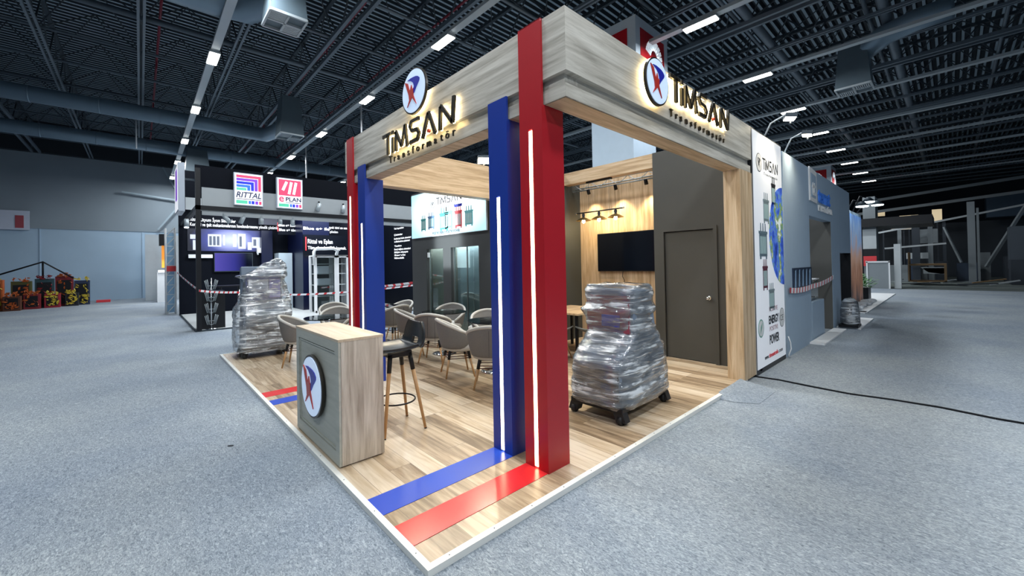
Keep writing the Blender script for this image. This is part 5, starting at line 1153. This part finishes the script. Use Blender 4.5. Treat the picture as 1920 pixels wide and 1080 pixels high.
# ================================================================== DISMANTLED STANDS AT THE FAR RIGHT
def far(name, boxes, m, lab, cat, grp=None):
    b = MB()
    for q in boxes: b.box(*q)
    return single(name, b, m, lab, cat, grp)
def pole(name, pts, w, m, lab, cat, grp=None):
    b = MB()
    for a_, c_ in zip(pts, pts[1:]): b.bar(a_, c_, w)
    return single(name, b, m, lab, cat, grp)
FG = M('far_grey', (.22, .25, .27), .6); FD = M('far_dark', (.03, .04, .055), .6); FW = M('far_white', (.5, .54, .56), .6); FBR = M('far_wood', (.32, .20, .10), .7)
t = thing('service_column', 'grey cladded hall column behind the mural wall', 'column', (30.5, 1.1, ZF))
b = MB(); b.box(30, 31.2, .88, 1.38, ZF, 5.0); b.build('column_body', FG, t)
b = MB(); b.box(29.9, 30.0, .86, 1.40, 2.1, 3.2); b.build('white_sign', FW, t); b = MB(); b.box(29.85, 29.9, .86, 1.38, 1.7, 2.1); b.build('black_sign', BLACK, t); b = MB(); b.box(29.8, 29.9, .86, 1.38, 1.15, 1.7); b.build('red_sign', REDINK, t)
b = MB(); text_polys('Europa', FL(29.8, 1.3, 1.3), .2, 0, .01, b, 1, .4); b.build('white_word', WINK, t)
far('black_canopy', [(29.4, 33, -1.2, 2.6, 3.3, 3.75)], BLACK, 'black flat canopy beam at the grey hall column', 'canopy')
t = thing('grey_kiosk', 'narrow grey kiosk with white frame below the red sign', 'kiosk', (29.5, .8, ZF))
b = MB(); b.box(29, 29.7, .35, 1.15, ZF, 1.35); b.build('kiosk_body', FG, t); b = MB(); b.box(28.95, 29, .3, .36, ZF, 1.4); b.box(28.95, 29, 1.14, 1.2, ZF, 1.4); b.box(28.95, 29, .3, 1.2, 1.34, 1.42); b.build('kiosk_frame', WHITE, t)
pole('standing_board', [(29.4, .05, ZF), (29.5, .05, 2.3)], .25, FW, 'tall narrow pale board leaning near the grey kiosk', 'board')
rg = random.Random(3)
for i, (y, h, w, m, l) in enumerate(((-.3, 4.6, .35, FD, 'thick dark post'), (-.9, 3.9, .22, FG, 'grey post with brackets'), (-1.5, 4.2, .15, FD, 'thin dark post'), (-2.6, 5.2, .30, FG, 'tall pale grey post'), (-2.9, 4.9, .1, FG, 'thin grey rod'), (.6, 3.8, .2, FG, 'short grey post'), (-4.9, 5.4, .18, FW, 'white end post'))):
    x = 38 + 1.5 * (i % 3); pole('frame_post', [(x, y, ZF), (x, y, h * .95)], w, m, l + ' of the dismantled stands', 'post')
pole('frame_beam', [(40, 2.2, 3.3), (42, -6.2, 5.1)], .12, FW, 'long pale top beam of the half-dismantled stand', 'beam')
pole('frame_beam', [(44, 3.2, 6.1), (44, -8, 7.1)], .2, FG, 'upper grey roof-side beam over the dismantled stands', 'beam')
pole('frame_beam', [(44, 3.2, 5.2), (44, -8, 6.1)], .2, FG, 'lower grey roof-side beam over the dismantled stands', 'beam')
pole('frame_beam', [(36, 1.0, 2.2), (36, -1.6, 2.4)], .1, FW, 'horizontal pale rail in front of the dark posts', 'beam')
pole('fallen_brace', [(40, -3.2, .9), (41, -4.9, 4.9)], .14, FG, 'slanted grey brace leaning right of the tall post', 'brace')
pole('fallen_brace', [(40, -2.2, 1.2), (40.5, -1.5, 3.6)], .1, FG, 'short slanted brace beside the tall post', 'brace')
far('dark_cabinet', [(38, 39.5, -5.8, -4.0, .8, 3.3)], M('cab_far', (.08, .10, .125), .5), 'large dark grey cabinet block at the right edge', 'cabinet')
far('black_container', [(36, 37.5, -7.5, -3.9, ZF, 1.35)], FD, 'low black container below the dark cabinet', 'container')
far('upper_black_box', [(46, 48, -6.5, -3.5, 4.4, 6.0)], M('blue_dark_box', (.03, .06, .10), .6), 'blue-black box under the roof at the right edge', 'box')
for i, (x, y0_, y1_, z0_, z1_, m, l) in enumerate(((39, -.8, .2, 1.5, 1.9, FW, 'white offcut panel'), (41, -.2, 1.0, 3.6, 4.0, M('beige_far', (.55, .50, .42), .6), 'beige panel strip'), (45, 1.6, 2.8, 5.0, 5.4, M('yellow_far', (.7, .6, .4), .6, emit=(1, .8, .5), es=.5), 'yellowish lit panel'), (45, -.2, .8, 4.6, 4.9, M('yellow_far'), 'small yellowish lit strip'), (45, -1.4, -.9, 4.3, 5.2, M('yellow_far'), 'upright yellowish lit panel'), (44, 1.4, 1.9, 4.2, 4.6, FW, 'small white notice'), (38, .1, 1.1, ZF, 1.1, FG, 'grey open frame box'), (42, -1.2, -.2, 2.6, 3.6, FG, 'tilted grey sheet'))):
    t = thing('stand_remnant', l + ' among the dismantled stands', 'panel', (x, (y0_ + y1_) / 2, ZF))
    b = MB(); b.box(x, x + .1, y0_, y1_, z0_, z1_); b.build('panel_sheet', m, t)
    b = MB(); b.box(x + .1, x + .16, (y0_ + y1_) / 2 - .04, (y0_ + y1_) / 2 + .04, ZF, z1_); b.build('support_post', FD, t)
t = thing('open_crate', 'open wooden crate with white panel inside among the dismantled stands', 'crate', (35, -.9, ZF))
b = MB(); b.box(34, 35.5, -1.6, -.1, .15, .2); b.box(34, 35.5, -1.6, -1.5, .15, 1.2); b.box(34, 35.5, -.15, -.1, .15, 1.9); b.box(34.2, 35.5, -1.5, -.15, 1.1, 1.2); b.build('crate_box', FBR, t); b = MB(); b.add([(34.1, -.9, .7), (34.1, -1.5, .6), (34.1, -1.5, 1.0), (34.1, -.6, 1.0)], [(0, 1, 2, 3)]); b.box(34.1, 34.15, -1.5, -.7, .62, .95); b.build('white_panel', FW, t)
for i in range(16):
    x = 32 + rg.random() * 6; y = 1.3 - i * .55; a_ = rg.uniform(-.5, .5); L_ = rg.uniform(.6, 1.6)
    b = MB(); b.bar((x, y, ZF + .06), (x + L_ * math.sin(a_), y - L_ * math.cos(a_), ZF + .06 + rg.uniform(0, .25)), .12, .06)
    single('floor_debris', b, (FW, FG, FD, FBR)[i % 4], ('white', 'grey', 'dark', 'brown')[i % 4] + ' broken batten lying before the dismantled stands', 'batten', 'broken battens on the far floor')
for i in range(9):
    y = 1.8 - i * .95; h = rg.uniform(.8, 2.0); w = rg.uniform(.5, 1.0)
    far('dark_flight_case', [(40 + (i % 3) * 1.3, 41 + (i % 3) * 1.3, y - w, y, ZF, h)], (FD, M('case_navy', (.03, .05, .09), .5), FG)[i % 3], ('black', 'navy', 'grey')[i % 3] + ' case standing behind the far debris', 'case', 'cases behind the far debris')
far('dark_backdrop', [(50, 50.2, -14, 4.0, ZF, 4.4)], FD, 'long black backdrop wall behind the dismantled stands', 'wall panel')

for o in bpy.data.objects:
    if '_w' in o: del o['_w']
